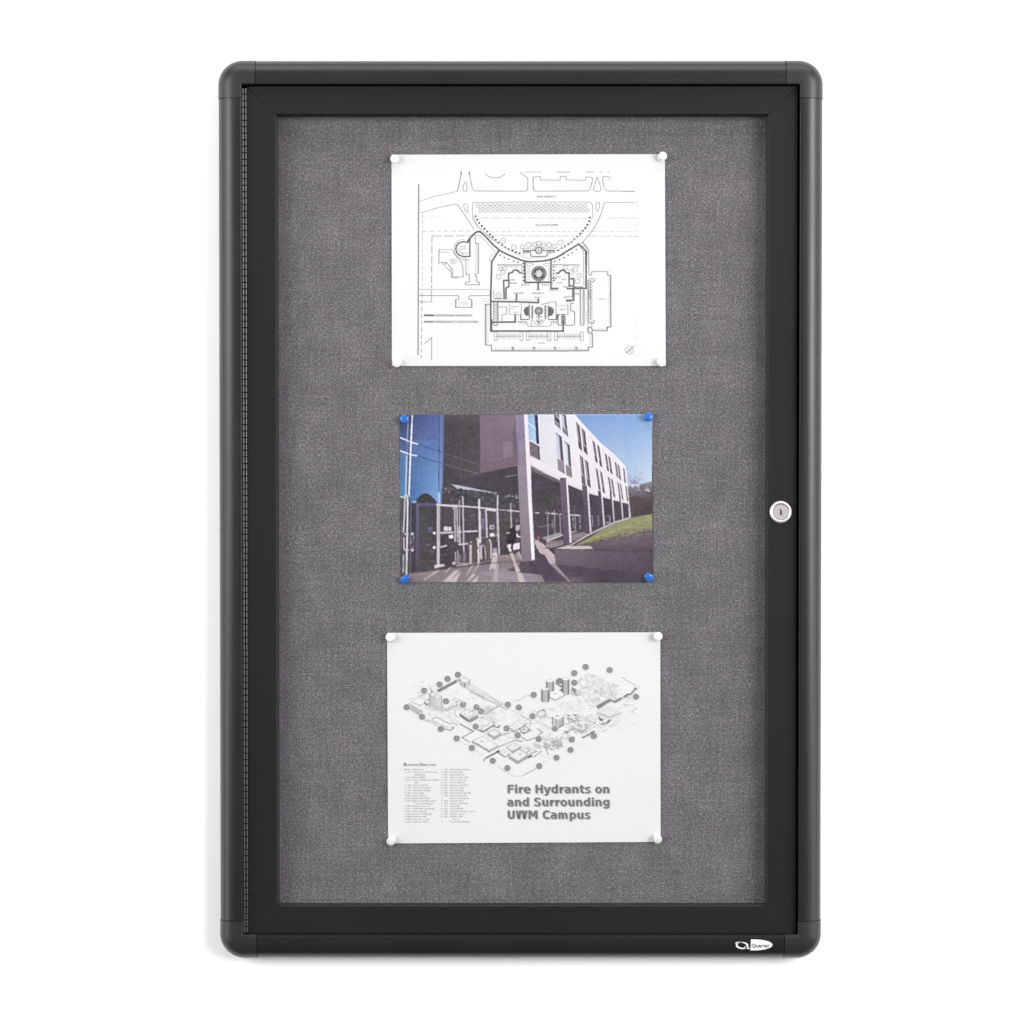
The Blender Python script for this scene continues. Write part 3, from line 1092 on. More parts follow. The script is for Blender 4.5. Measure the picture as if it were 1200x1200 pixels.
# ------------------------------------------------------------------ lower sheet: campus map
A_, B_, C_, D_, E_, F_ = (tile(465, 780, 12), tile(545, 790, 12), tile(620, 770, 12), tile(670, 780, 12), tile(530, 840, 12),
                          tile(610, 830, 12))
P1, P2 = tile(445, 735, 6.857), tile(610, 735, 6.857)
cmap, surf = sheet('campus_map_sheet', [(453.6, 741.6), (773.8, 741.0), (774.2, 986.6), (454.8, 988.4)], M_paper2,
                   'off-white sheet with a campus map and fire hydrant title, lowest of the three papers', 'notice sheet',
                   bow(0.0007, 0.0009, 8))
ink = Ink(surf, white=245, base=0.70, wmul=1.0, dark=1.0)
# ground outlines
ink.line(A_(140, 545, 340, 420), 0.4, 210)
ink.line(A_(180, 480, 330, 430, 440, 400), 0.4, 215)
ink.line(A_(190, 620, 300, 690, 440, 780, 560, 850), 0.7, 205, dash=(5, 1.2))
ink.line(E_(90, 350, 250, 410, 430, 545), 0.5, 205)
ink.line(E_(640, 690, 700, 740, 860, 835), 0.8, 195, dash=(6, 1))
ink.line(E_(860, 835, 980, 835, 1100, 780, 1180, 730), 0.6, 205)
ink.line(F_(50, 935, 130, 885, 215, 850), 0.7, 200)
ink.line(F_(300, 770, 420, 715, 260, 640), 0.5, 212)
ink.line(F_(570, 620, 650, 600), 0.4, 225)
ink.line(F_(780, 520, 900, 470), 0.4, 218)
ink.line(B_(690, 380, 760, 365, 860, 305, 920, 300), 0.9, 205)
ink.line(A_(430, 610, 580, 640, 860, 790, 1080, 930), 0.5, 205)
ink.line(B_(300, 540, 520, 440, 600, 480, 830, 600), 0.4, 215)
ink.line(B_(640, 500, 930, 650), 0.4, 208)
ink.line(F_(0, 100, 130, 175, 150, 190, 130, 260), 0.7, 190)
ink.line(F_(215, 180, 340, 130, 450, 130), 0.4, 212)
for k_ in range(3):
    ink.line(F_(215 + k_ * 50, 185 + 12 * k_, 400 + k_ * 60, 290 + 15 * k_), 0.45, 212)
ink.line(D_(560, 760, 700, 790), 0.4, 215)
ink.line(D_(430, 930, 560, 860, 660, 800), 0.5, 212, dash=(4, 1.5))
ink.line(D_(860, 830, 935, 795), 0.6, 195, dash=(2, .8))
ink.line(D_(860, 640, 880, 610, 920, 600), 0.7, 190)
ink.poly(D_(880, 640, 930, 620, 935, 650, 890, 665), 252)
ink.line(D_(700, 175, 725, 165, 750, 195, 850, 250, 890, 280), 0.9, 195, dash=(3.5, 0.7))
ink.line(D_(820, 235, 960, 315), 0.6, 205)
ink.up()


def block(pts_top, h, top=238, left=205, right=222, edge=180, w=0.5, dashw=None):
    """isometric block: four corners of the roof (left, back, right, front), drop h px"""
    l_, b_, r_, f_ = pts_top
    dn = lambda p: (p[0], p[1] + h)
    ink.poly([l_, f_, dn(f_), dn(l_)], left)
    ink.poly([f_, r_, dn(r_), dn(f_)], right)
    ink.poly([l_, b_, r_, f_], top)
    ink.up()
    ink.line([l_, b_, r_, f_, l_], w, edge)
    ink.line([l_, dn(l_), dn(f_), dn(r_), r_], w, edge)
    ink.line([f_, dn(f_)], w, edge)
    ink.up()


rm = random.Random(11)
# north strip of low houses
for k_ in range(13):
    (x, y), = A_(985 + k_ * 46 + 0, 290 + k_ * 25)
    s = rm.uniform(0.8, 1.2)
    block([(x - 3 * s, y), (x, y - 1.8 * s), (x + 3 * s, y), (x, y + 1.8 * s)], 1.2, 236, 190 + rm.randint(-15, 20), 215, 200 + rm.randint(-15, 15), 0.45)
ink.line(A_(1030, 260, 1200, 350) + B_(400, 340, 530, 410), 0.6, 195)
ink.line(B_(60, 250, 180, 300, 290, 370), 0.9, 180, dash=(4, 1))
# tall tower top
block(A_(885, 195, 955, 155, 1025, 205, 955, 245), 5.5, 238, 210, 206, 185)
for k_ in range(3):
    a, b = A_(900 + k_ * 22, 225 + k_ * 8, 900 + k_ * 22, 280 + k_ * 8)
    ink.line([a, b], 0.9, 168)
ink.poly(A_(945, 240, 962, 240, 962, 305, 945, 300), 140)
ink.line(A_(1030, 195, 1030, 260), 1.0, 195)
ink.line(A_(945, 178, 965, 178), 0.6, 140)
# dark bar
ink.poly(A_(560, 345, 840, 195, 850, 235, 600, 372), 138)
ink.poly(A_(560, 345, 575, 335, 600, 372, 590, 374), 120)
ink.disc(465 + 840 / 12, 780 + 215 / 12, 1.7, 205, 10)
ink.poly(A_(850, 195, 885, 190, 885, 230, 868, 215), 150)
# left tower
block(A_(458, 395, 520, 360, 630, 430, 560, 470), 13, 240, 224, 214, 178)
ink.poly(A_(560, 470, 630, 430, 632, 600, 560, 575), 219)
ink.up()
for k_ in range(4):
    a, b = A_(468 + k_ * 22, 410 + k_ * 10, 468 + k_ * 22, 520 + k_ * 14)
    ink.line([a, b], 0.9, 180)
ink.line(A_(458, 395, 460, 535, 630, 640, 632, 430), 0.7, 170)
ink.poly(A_(478, 355, 510, 378, 500, 384, 480, 372), 70)
ink.line(A_(465, 320, 500, 350), 1.2, 185)
ink.line(A_(530, 400, 560, 415), 1.0, 165)
for k_ in range(26):
    x = 470 + rm.random() * 150
    y = 400 + (x - 470) * 0.55 + rm.random() * 130
    a, = A_(x, y)
    ink.line([a, (a[0], a[1] + 1.5)], 0.35, 195)
# left low blocks
block(A_(140, 555, 190, 535, 360, 640, 320, 665), 2.0, 240, 175, 205, 180)
ink.poly(A_(185, 545, 345, 640, 340, 665, 175, 568), 178)
ink.line(A_(200, 610, 300, 680), 1.1, 195, dash=(2, 1))
ink.line(A_(210, 510, 330, 560, 390, 530, 395, 490, 445, 465), 0.7, 170)
ink.line(A_(340, 470, 400, 440), 0.5, 210)
ink.line(A_(395, 525, 420, 555, 440, 540), 1.3, 125)
ink.line(A_(430, 470, 470, 500), 0.6, 160)
ink.disc(465 + 465 / 12, 780 + 570 / 12, 1.3, 175, 8)
block(A_(635, 555, 790, 480, 860, 540, 690, 620), 1.8, 241, 215, 200, 190)
ink.line(A_(640, 635, 800, 550), 1.0, 190, dash=(2.5, .7))
ink.line(A_(800, 450, 880, 480, 940, 520), 0.6, 190)
for k_ in range(10):
    a, = A_(800 + rm.random() * 60, 490 + rm.random() * 50)
    ink.line([a, (a[0] + 1.5, a[1] + 0.8)], 0.5, 190)
# dark fronted hall
block(A_(885, 670, 1000, 610, 1130, 690, 1015, 760), 2.6, 240, 128, 150, 170)
ink.poly(A_(885, 680, 1005, 755, 1005, 795, 890, 715), 128)
ink.line(A_(1030, 790, 1135, 735, 1130, 680), 1.1, 125)
ink.line(A_(815, 620, 920, 590), 0.6, 185)
ink.line(A_(815, 620, 820, 700, 880, 730), 0.7, 185)
for k_ in range(12):
    a, = A_(930 + rm.random() * 150, 620 + rm.random() * 90)
    ink.line([a, (a[0] + 1.3, a[1] - 0.7)], 0.5, 170)
# long block lower left
ink.line(A_(490, 765, 520, 735, 560, 725, 740, 820, 780, 800, 850, 830), 0.8, 165)
ink.poly(A_(500, 765, 700, 860, 720, 880, 510, 785), 200)
ink.line(A_(660, 885, 750, 912, 800, 880, 770, 850), 0.9, 140)
ink.line(A_(390, 770, 430, 785, 490, 770), 0.7, 190)
ink.line(A_(500, 790, 580, 850), 0.8, 200, dash=(2, 1))
ink.line(A_(890, 820, 980, 870, 1080, 925), 1.1, 145)
ink.line(E_(110, 100, 290, 205, 140, 290, 240, 355), 1.0, 160)
ink.line(A_(800, 870, 860, 840), 0.5, 205)
# middle blocks
ink.line(B_(270, 560, 330, 540, 430, 470, 530, 410), 1.5, 185, dash=(4, .6))
for k_ in range(6):
    ink.line(B_(200 + k_ * 40, 620 + k_ * 14, 330 + k_ * 30, 560 + k_ * 16), 0.5, 205)
for k_ in range(8):
    (x, y), = B_(90 + k_ * 40, 590 - k_ * 18)
    block([(x - 2.6, y), (x, y - 1.4), (x + 2.6, y), (x, y + 1.4)], 0.9, 240, 205, 215, 205, 0.4)
block(B_(225, 765, 385, 660, 420, 700, 250, 800), 1.4, 240, 190, 175, 165)
ink.line(B_(180, 780, 240, 808, 300, 790, 380, 730, 470, 750, 490, 720), 1.3, 140)
ink.line(B_(390, 660, 395, 740), 0.6, 150)
block(B_(320, 825, 410, 780, 505, 825, 405, 880), 2.6, 241, 175, 178, 175)
ink.line(B_(400, 925, 500, 860, 640, 820), 1.1, 170, dash=(3, .8))
block(B_(610, 740, 740, 655, 850, 720, 700, 790), 1.0, 240, 205, 205, 185)
ink.line(B_(760, 770, 830, 715, 920, 780, 820, 835, 760, 770, 920, 780), 0.6, 150)
ink.line(B_(830, 715, 825, 835), 0.5, 160)
ink.line(B_(780, 810, 830, 838, 915, 790), 1.0, 150)
ink.line(B_(790, 880, 880, 935, 1000, 885, 1090, 820, 1010, 760), 1.0, 165, dash=(3, .5))
ink.line(B_(640, 790, 690, 810, 740, 800), 0.8, 160)
ink.line(B_(840, 700, 880, 705), 0.6, 160)
# round hall
ink.ring(545 + 1075 / 12, 790 + 560 / 12, 5.2, 0.9, 170, 16, 0, math.pi * 1.05, 3.2)
ink.ring(545 + 1075 / 12, 790 + 545 / 12, 5.0, 0.5, 190, 16, math.pi, 2 * math.pi, 3.4)
ink.line(B_(1000, 570, 1070, 500, 1120, 510, 1140, 590), 0.6, 170)
ink.disc(545 + 1100 / 12, 790 + 505 / 12, 1.8, 200, 8)
# lower blocks
block(E_(280, 340, 430, 270, 640, 405, 520, 470), 1.8, 241, 175, 195, 175)
ink.line(E_(345, 375, 520, 490), 1.6, 165)
ink.line(E_(520, 490, 680, 410, 880, 330, 1000, 340), 1.2, 185, dash=(4, .6))
ink.line(E_(400, 345, 435, 345), 1.2, 165)
ink.line(E_(480, 575, 640, 490), 1.5, 92)
ink.line(E_(640, 495, 730, 560), 1.2, 85)
ink.poly(E_(615, 490, 650, 465, 668, 485, 630, 505), 88)
ink.line(E_(450, 620, 455, 590, 480, 575), 1.3, 175)
block(E_(660, 500, 720, 460, 800, 520, 740, 560), 1.0, 241, 190, 190, 170)
block(E_(795, 545, 940, 460, 1070, 525, 930, 620), 3.0, 241, 185, 180, 165)
for k_ in range(11):
    ink.line(E_(805 + k_ * 11, 560 + k_ * 7.5, 805 + k_ * 11, 590 + k_ * 7.5), 0.45, 150)
    ink.line(E_(940 + k_ * 12, 625 - k_ * 7, 940 + k_ * 12, 650 - k_ * 7), 0.45, 145)
ink.poly(E_(1068, 555, 1115, 530, 1125, 555, 1072, 585), 105)
ink.line(E_(1070, 530, 1200, 480), 1.2, 190)
ink.line(E_(940, 535, 945, 515, 960, 515, 962, 540), 0.5, 130)
block(E_(770, 420, 880, 370, 970, 430, 850, 490), 1.2, 241, 190, 195, 175)
block(E_(980, 470, 1080, 420, 1170, 470, 1070, 525), 1.0, 240, 205, 205, 190)
ink.line(E_(840, 490, 950, 430), 1.1, 160)
for k_ in range(8):
    a, = E_(1040 + rm.random() * 80, 440 + rm.random() * 40)
    ink.line([a, (a[0] + 1.4, a[1] + rm.uniform(-.8, .8))], 0.5, 175)
ink.poly(F_(180, 480, 290, 520, 290, 575, 190, 540), 206)
ink.line(F_(180, 690, 270, 620, 300, 600), 1.1, 175, dash=(3, .6))
ink.line(F_(0, 745, 110, 690), 1.5, 165, dash=(2.2, .6))
block(F_(20, 590, 80, 560, 130, 590, 70, 625), 0.8, 240, 205, 205, 180)
ink.line(F_(340, 520, 365, 600, 385, 645), 0.6, 185)
ink.disc(610 + 385 / 12, 830 + 645 / 12, 0.9, 170, 6)
# cluster right of centre
for k_ in range(60):
    x = 310 + rm.random() * 270
    y = 430 + rm.random() * 160 - (x - 310) * 0.12
    if x < 360 and y > 540:
        continue
    (a, b), = F_(x, y)
    d = rm.choice((-1, 1))
    ink.line([(a, b), (a + rm.uniform(1, 3.4), b + d * rm.uniform(.5, 1.8))], rm.uniform(.4, .75), rm.randint(160, 212))
for k_ in range(16):
    (x, y), = F_(330 + rm.random() * 230, 440 + rm.random() * 110)
    s = rm.uniform(.8, 1.8)
    block([(x - s, y), (x, y - s * .55), (x + s, y), (x, y + s * .55)], s * .8, 240, 165 + rm.randint(-20, 20), 190, 175, 0.4)
ink.line(F_(510, 560, 580, 520, 575, 500), 1.4, 180)
# wing tower
ink.poly(F_(450, 130, 525, 165, 525, 235, 455, 235), 218)
ink.poly(F_(525, 165, 600, 130, 600, 235, 525, 270), 205)
ink.up()
ink.line(F_(450, 125, 455, 235), 1.0, 130)
ink.line(F_(600, 125, 598, 235, 540, 265), 1.2, 130)
ink.line(F_(450, 130, 525, 170, 600, 130), 0.6, 185)
for x, y0, y1 in ((485, 150, 230), (500, 155, 235), (512, 170, 240), (545, 165, 245), (560, 160, 240), (580, 150, 235)):
    ink.line(F_(x, y0, x, y1), 0.8, 165)
ink.line(F_(505, 105, 530, 105), 1.0, 165)
# fine housing clutter to the right
for k_ in range(150):
    x = 620 + rm.random() * 560
    y = 110 + rm.random() * 210 - (x - 620) * 0.08
    if y > 330 - (x - 800) * 0.1 or (x > 900 and y > 300):
        continue
    (a, b), = F_(x, y)
    d = rm.choice((-1, 1, 1))
    ink.line([(a, b), (a + rm.uniform(.5, 2.2), b + d * rm.uniform(.3, 1.3))], rm.uniform(.3, .6), rm.randint(150, 215))
for k_ in range(22):
    (x, y), = F_(620 + rm.random() * 380, 130 + rm.random() * 190)
    s = rm.uniform(.7, 1.6)
    block([(x - s, y), (x, y - s * .55), (x + s, y), (x, y + s * .55)], s * .6, 241, 180 + rm.randint(-25, 20), 205, 195, 0.35)
ink.line(F_(700, 140, 770, 190), 1.1, 150)
ink.line(F_(760, 130, 830, 180), 0.8, 180)
ink.poly(F_(800, 280, 890, 330, 870, 355, 790, 310), 185)
ink.line(F_(620, 330, 680, 330), 1.5, 165)
ink.line(F_(645, 335, 660, 350), 1.3, 110)
ink.line(F_(690, 300, 760, 290), 1.6, 175)
ink.line(F_(865, 415, 950, 375, 1040, 320), 1.7, 135, dash=(3.5, .5))
ink.line(F_(755, 85, 780, 105), 1.1, 120)
ink.line(F_(670, 100, 690, 105), 1.1, 150)
ink.poly(F_(1105, 120, 1135, 145, 1165, 158, 1130, 180, 1105, 150), 105)
ink.line(D_(420, 820, 480, 810, 540, 765), 2.0, 175)
ink.line(D_(505, 800, 540, 765), 1.5, 110)
ink.line(D_(270, 945, 320, 925), 1.2, 130)
# faint paths and small marks over the whole campus
for k_ in range(420):
    x = 480 + rm.random() * 262
    mid = 815 + (x - 480) * 0.28 if x < 610 else 852 - (x - 610) * 0.18
    y = mid + rm.uniform(-20, 24)
    if x > 610 and y < 812:
        y += 16
    d = rm.choice((-1, 1))
    l_ = rm.uniform(.8, 4.5)
    ink.line([(x, y), (x + l_, y + d * l_ * .52)], rm.uniform(.3, .5), rm.randint(196, 226))
# paved field right
ink.poly(D_(340, 645, 540, 560, 700, 660, 520, 730), 234)
ink.up()
for k_ in range(9):
    ink.line(D_(360 + k_ * 21, 655 + k_ * 9, 530 + k_ * 19, 575 + k_ * 10), 0.4, 212)
ink.line(D_(430, 680, 520, 730, 690, 665), 0.7, 180)
ink.line(D_(670, 590, 690, 600), 0.9, 160)
# woodland texture
for k_ in range(170):
    u = rm.random()
    v_ = rm.random()
    x = 90 + u * 560
    y0_ = 100 + abs(u - 0.35) * 240
    y1_ = 520 - abs(u - 0.5) * 130
    y = y0_ + v_ * (y1_ - y0_)
    (a, b), = D_(x, y)
    an = rm.uniform(0, 3.14)
    r_ = rm.uniform(1.2, 3.0)
    ink.ring(a, b, r_, rm.uniform(.4, .9), rm.randint(226, 239), 5, an, an + rm.uniform(1, 2.5))
for k_ in range(60):
    (a, b), = C_(380 + rm.random() * 500, 620 + rm.random() * 140)
    ink.line([(a, b), (a + rm.uniform(.6, 2), b + rm.uniform(-.8, .8))], .4, rm.randint(214, 232))
ink.up()
ink.poly(D_(0, 300, 150, 385, 60, 425, 0, 410), 222)
ink.poly(C_(600, 420, 750, 500, 660, 545, 600, 520), 222)
ink.up()
for k_ in range(5):
    ink.line(C_(610, 440 + k_ * 20, 700 - k_ * 4, 500 + k_ * 10), 0.35, 205)
# dark long bars
ink.poly(D_(345, 565, 530, 465, 560, 490, 375, 612), 136)
ink.poly(D_(530, 465, 600, 500, 590, 520, 548, 492), 130)
ink.poly(D_(590, 500, 690, 445, 710, 465, 610, 525), 136)
ink.poly(D_(725, 430, 795, 388, 815, 405, 745, 455), 134)
ink.line(D_(790, 400, 825, 408, 900, 320), 1.4, 130)
ink.line(D_(885, 312, 915, 328), 1.3, 120)
ink.disc(670 + 718 / 12, 780 + 455 / 12, 1.7, 208, 10)


def drum(f, x, y0, y1, rx, c0=150):
    """cylindrical tower"""
    (a, t), = f(x, y0)
    (_, b), = f(x, y1)
    n_ = 7
    for k_ in range(n_):
        xa = a - rx + 2 * rx * k_ / n_
        xb = a - rx + 2 * rx * (k_ + 1) / n_
        g_ = (130, 165, 195, 180, 200, 160, 125)[k_]
        e1 = 0.8 * math.sqrt(max(0, 1 - ((xa + xb) / 2 - a) ** 2 / rx ** 2))
        ink.poly([(xa, t), (xb, t), (xb, b + e1), (xa, b + e1)], g_)
    ink.up()
    ink.disc(a, t, rx, 245, 16, 1.5)
    ink.ring(a, t, rx, 0.4, 185, 16, ry=1.5)
    ink.up()


ink.disc(620 + 428 / 12, 770 + 335 / 12, 4.0, 140, 16, 3.4)
ink.up()
drum(C_, 295, 335, 470, 4.4)
drum(C_, 515, 310, 520, 4.0)
ink.poly(C_(290, 505, 380, 465, 490, 510, 490, 540, 365, 605, 290, 560), 244)
ink.up()
ink.line(C_(290, 505, 290, 560, 365, 605, 490, 540, 488, 500), 0.8, 160)
ink.line(C_(355, 510, 380, 515), 1.0, 180)
ink.poly(C_(375, 360, 400, 375, 470, 410, 465, 430, 430, 405, 372, 372), 105)
ink.poly(C_(425, 465, 470, 440, 470, 480), 95)
drum(C_, 228, 450, 620, 4.6)
ink.up()
# numbers on roofs
for t, x, y in (('7', 590, 215), ('12', 870, 420), ('11', 942, 545), ('15', 715, 515), ('14', 1060, 465)):
    (a, b), = E_(x, y)
    ink.text(t, a, b, 1.8, 160)
for x, y in ((46, 395), (288, 540), (515, 670)):
    (a, b), = E_(x, y)
    ink.text('1', a, b, 2.0, 205)
for x, y in ((900, 540), (565, 930)):
    (a, b), = F_(x, y)
    ink.line([(a, b), (a + 1, b + .6)], 0.7, 200)
ink.done('map_drawing', cmap, M_ink, 'grey bird\'s-eye line drawing of campus buildings')
print('map faces', len(ink.f))

# hydrant dots
dots = (A_(385, 352, 602, 265, 713, 186, 860, 128, 140, 585, 355, 718, 692, 502, 932, 550, 1122, 585, 1185, 642, 620, 890, 1110, 857)
        + B_(602, 428, 757, 468, 965, 290, 948, 590, 584, 762, 741, 858, 1035, 912)
        + D_(195, 18, 533, 62, 35, 105, 35, 240, 903, 436)
        + F_(482, 283, 720, 440, 1030, 390, 702, 585, 505, 695, 262, 812) + E_(62, 304, 276, 437, 570, 618, 776, 719))
for i, (x, y) in enumerate(dots):
    ink = Ink(surf, white=245, base=0.70, start=0.00040)
    ink.layer = i % 9
    ink.disc(x, y, 4.05, 248, 24)
    ink.up(9)
    ink.disc(x, y, 3.6, 134, 24)
    ink.up(9)
    ink.disc(x, y, 2.6, 150, 20)
    ink.done('hydrant_mark', cmap, M_ink)

# title
ink = Ink(surf, white=245, base=0.70, start=0.00030)
GT = 120


def bold_text(ink, body, x, base, em, c, width):
    """heavy sans lettering built from stems and bowls; units are 1/1000 em, y up"""
    XH, CAP, ASC, ST, HT = 547, 729, 760, 182, 118
    adv = dict(F=683, i=343, r=493, e=678, H=837, y=652, d=716, a=675, n=712, t=478, s=595, o=687, S=720, g=716, u=712,
               U=812, W=1103, M=995, C=734, m=1042, p=716)
    adv[' '] = 348
    tot = sum(adv[q] for q in body)
    kx, ky = width / tot, em / 1000.0
    pen = [0.0]

    def P(pts):
        ink.poly([(x + (pen[0] + a) * kx, base - b * ky) for a, b in pts], c)

    def stem(x0, y0, y1, w=ST):
        P([(x0, y0), (x0 + w, y0), (x0 + w, y1), (x0, y1)])

    def bar(x0, x1, y0, h=HT):
        P([(x0, y0), (x1, y0), (x1, y0 + h), (x0, y0 + h)])

    def bowl(cx, cy, rx, ry, a0, a1, tx=ST, ty=HT, n=18):
        o_, i_ = [], []
        for k_ in range(n + 1):
            a = math.radians(a0 + (a1 - a0) * k_ / n)
            o_.append((cx + rx * math.cos(a), cy + ry * math.sin(a)))
            i_.append((cx + (rx - tx) * math.cos(a), cy + (ry - ty) * math.sin(a)))
        for k_ in range(n):
            P([o_[k_], o_[k_ + 1], i_[k_ + 1], i_[k_]])

    for q in body:
        if q == 'F':
            stem(90, 0, CAP); bar(272, 640, CAP - 142, 142); bar(272, 610, 300, 135)
        elif q == 'i':
            stem(84, 0, XH); stem(84, 620, ASC)
        elif q == 'r':
            stem(84, 0, XH); bowl(470, 300, 300, 258, 90, 175, 180, 135, 8)
        elif q in 'eoCS':
            if q == 'e':
                bowl(345, 273, 305, 287, 25, 300, 180, 120); bar(180, 640, 225, 95); bowl(345, 273, 305, 287, 0, 25, 150, 120, 4)
                bar(420, 600, -2, 110)
            elif q == 'o':
                bowl(343, 273, 305, 287, 0, 360, 184, 125, 26)
            elif q == 'C':
                bowl(420, 364, 370, 378, 55, 305, 195, 145, 24); bar(560, 670, 18, 130); bar(560, 670, 580, 130)
            else:
                bowl(345, 545, 285, 197, 60, 270, 180, 135, 16); bowl(375, 195, 285, 209, -120, 90, 180, 135, 16)
                bar(460, 610, 590, 125); bar(90, 260, 10, 140); bar(340, 380, 345, 55)
        elif q == 'H':
            stem(90, 0, CAP, 188); stem(558, 0, CAP, 188); bar(278, 558, 310, 142)
        elif q == 'y':
            P([(10, XH), (195, XH), (400, 10), (340, -60), (225, 10)]); P([(460, XH), (640, XH), (400, -90), (330, -170), (245, -208), (225, -208), (240, -90), (270, -60)])
            bar(90, 270, -208, 128)
        elif q in 'dpg':
            if q == 'd':
                stem(450, 0, ASC); bowl(330, 273, 280, 287, 50, 310, 180, 125, 20); bar(440, 470, 330, 100); bar(440, 470, 90, 80)
            elif q == 'p':
                stem(84, -208, XH); bowl(385, 273, 280, 287, -130, 130, 180, 125, 20)
            else:
                stem(450, -30, XH); bowl(330, 287, 280, 273, 50, 310, 180, 120, 20); bowl(350, 10, 282, 222, -150, -5, 182, 128, 12)
                bar(110, 215, -195, 125)
        elif q == 'a':
            stem(425, 0, 370); bowl(320, 340, 287, 220, 0, 95, 182, 125, 10); bar(110, 320, XH - 112, 122); bowl(275, 170, 235, 182, 40, 320, 175, 105, 16)
            bar(275, 430, 235, 95)
        elif q == 'n':
            stem(84, 0, XH); stem(450, 0, 330); bowl(400, 300, 232, 260, 0, 135, 182, 140, 12)
        elif q == 'm':
            for dx_ in (0, 335):
                bowl(365 + dx_, 300, 212, 260, 0, 135, 178, 140, 12); stem(399 + dx_, 0, 330, 178)
            stem(84, 0, XH)
        elif q == 'u':
            stem(78, 215, XH); stem(446, 0, XH); bowl(310, 245, 232, 260, 180, 315, 182, 140, 12)
        elif q == 'U':
            stem(90, 280, CAP, 188); stem(534, 280, CAP, 188); bowl(406, 290, 316, 304, 180, 360, 188, 150, 20)
        elif q == 't':
            stem(110, 150, 702); bar(20, 455, XH - 128, 128); bowl(300, 180, 190, 180, 180, 275, 180, 125, 10); bar(290, 455, 0, 125)
        elif q == 's':
            bowl(300, 400, 235, 160, 70, 270, 170, 105, 14); bowl(310, 150, 240, 162, -110, 90, 170, 105, 14)
            bar(350, 510, 440, 105); bar(60, 230, 5, 110); bar(290, 320, 240, 70)
        elif q == 'W':
            for a, b in ((30, 215), (560, 745)):
                P([(a, CAP), (a + 185, CAP), (a + 345, 0), (a + 160, 0)])
            for a in (375, 890):
                P([(a, CAP), (a + 185, CAP), (a + 5, 0), (a - 185, 0)])
        elif q == 'M':
            stem(90, 0, CAP, 178); stem(727, 0, CAP, 178); P([(150, CAP), (330, CAP), (580, 210), (415, 210)]); P([(665, CAP), (845, CAP), (580, 210), (415, 210)])
        pen[0] += adv[q]


for ox, oy, g_ in ((0.85, 0.75, 168), (0.0, 0.0, GT)):
    bold_text(ink, 'Fire Hydrants on', 593.7 + ox, 929.3 + oy, 13.4, g_, 121.2)
    bold_text(ink, 'and Surrounding', 593.7 + ox, 944.5 + oy, 13.4, g_, 121.4)
    bold_text(ink, 'UWM Campus', 593.8 + ox, 959.4 + oy, 13.4, g_, 98.4)
    ink.up(4)
ink.done('title_lettering', cmap, M_ink, 'bold grey title reading Fire Hydrants on and Surrounding UWM Campus')

# directory
ink = Ink(surf, white=245, base=0.70, start=0.00030)
ink.text('B', 473.2, 897.6, 3.9, 120, 3.3, bold=0.01)
ink.text('UILDING', 476.8, 897.6, 2.7, 135, 13.6)
ink.text('D', 492.0, 897.6, 3.9, 120, 3.4, bold=0.01)
ink.text('IRECTORY', 495.8, 897.6, 2.7, 130, 15.8)
left = [('1', 'ALU', 'Alumni House', 13.5), ('2', 'AUP', 'Architecture & Urban Planning', 29), ('', '', 'Building (A)', 12.5),
        ('3', 'BOL', 'Bolton Hall (B)', 15.5), ('4', 'BUS', 'Business Administration Building', 31.5), ('', '', '(Bu)', 4),
        ('5', 'CHE', 'Chapman Hall (C)', 18), ('6', 'CHM', 'Chemistry Building (D)', 22.5), ('7', 'CUN', 'Cunningham Hall (E)', 20.5),
        ('8', 'CRT', 'Curtin Hall (F)', 14), ('9', 'END', 'Enderis Hall (G)', 16.5), ('10', 'ENG', 'Engelmann Hall (H)', 20),
        ('11', 'EMS', 'Engineering & Mathematical', 27.5), ('', '', 'Sciences Building (J)', 21.5), ('12', 'FIN', 'Fine Arts Center (K)', 21),
        ('13', 'GL', 'Golda Meir Library (L)', 26), ('14', 'HOL', 'Holton Hall (M)', 17), ('15', 'JN', 'Johnston Hall (N)', 22.5),
        ('16', 'KEN', 'Kenwood Hall', 16), ('17', 'KRM', 'Klotsche Center', 20.5), ('18', 'LAP', 'Lapham Hall', 18)]
right = [('19', 'LUB', 'Lubar Hall and Annex', 24), ('20', 'MER', 'Merrill Hall (P)', 15.5), ('21', 'MIT', 'Mitchell Hall (Q)', 17),
         ('22', 'MUS', 'Music Center (R)', 21), ('23', 'NOR', 'Norris Health (S)', 18.5), ('24', 'NW', 'Pearse Hall (T)', 17),
         ('25', 'NWQ', 'Northwest Quad (U)', 21.5), ('26', 'PHY', 'Physics Hall', 15.5), ('27', 'PUR', 'Purin Hall (V)', 16.5),
         ('28', 'SAB', 'Sabin Hall Annex (W)', 24.5), ('29', 'SAN', 'Sandburg Hall (X)', 19.5), ('30', '', 'School of Nursing (Y)', 22.5),
         ('31', 'UN', 'Student Union', 16), ('32', 'THR', 'Theatre Building', 21.5), ('33', 'VOG', 'Vogel Hall', 11.5),
         ('34', 'URC', 'Union Hall (Z)', 15.5), ('35', 'CMP', 'University Services Center', 30), ('36', 'WN', 'Weather Station', 17.5),
         ('37', 'ZEL', 'Zelazo Hall', 15), ('', '', 'Annex', 8.5), ('40', '', 'Power Plant Building', 23)]
for cx0, xc, xn, rows in ((474.2, 477.2, 483.2, left), (516.8, 520.2, 527.2, right)):
    for i, (a, b, c, w) in enumerate(rows):
        y = 902.4 + i * 3.058
        g_ = 148 + (i * 37) % 22
        if a:
            ink.text(a, cx0, y, 1.55, g_ + 8, 1.6, res=1)
        if b:
            ink.text(b, xc, y, 1.55, g_ - 8, 4.4, res=1)
        ink.text(c, xn + (2.6 if not a and not b else 0), y, 1.7, g_, w, res=1)
ink.done('directory_lettering', cmap, M_ink, 'small grey directory of buildings in two columns')

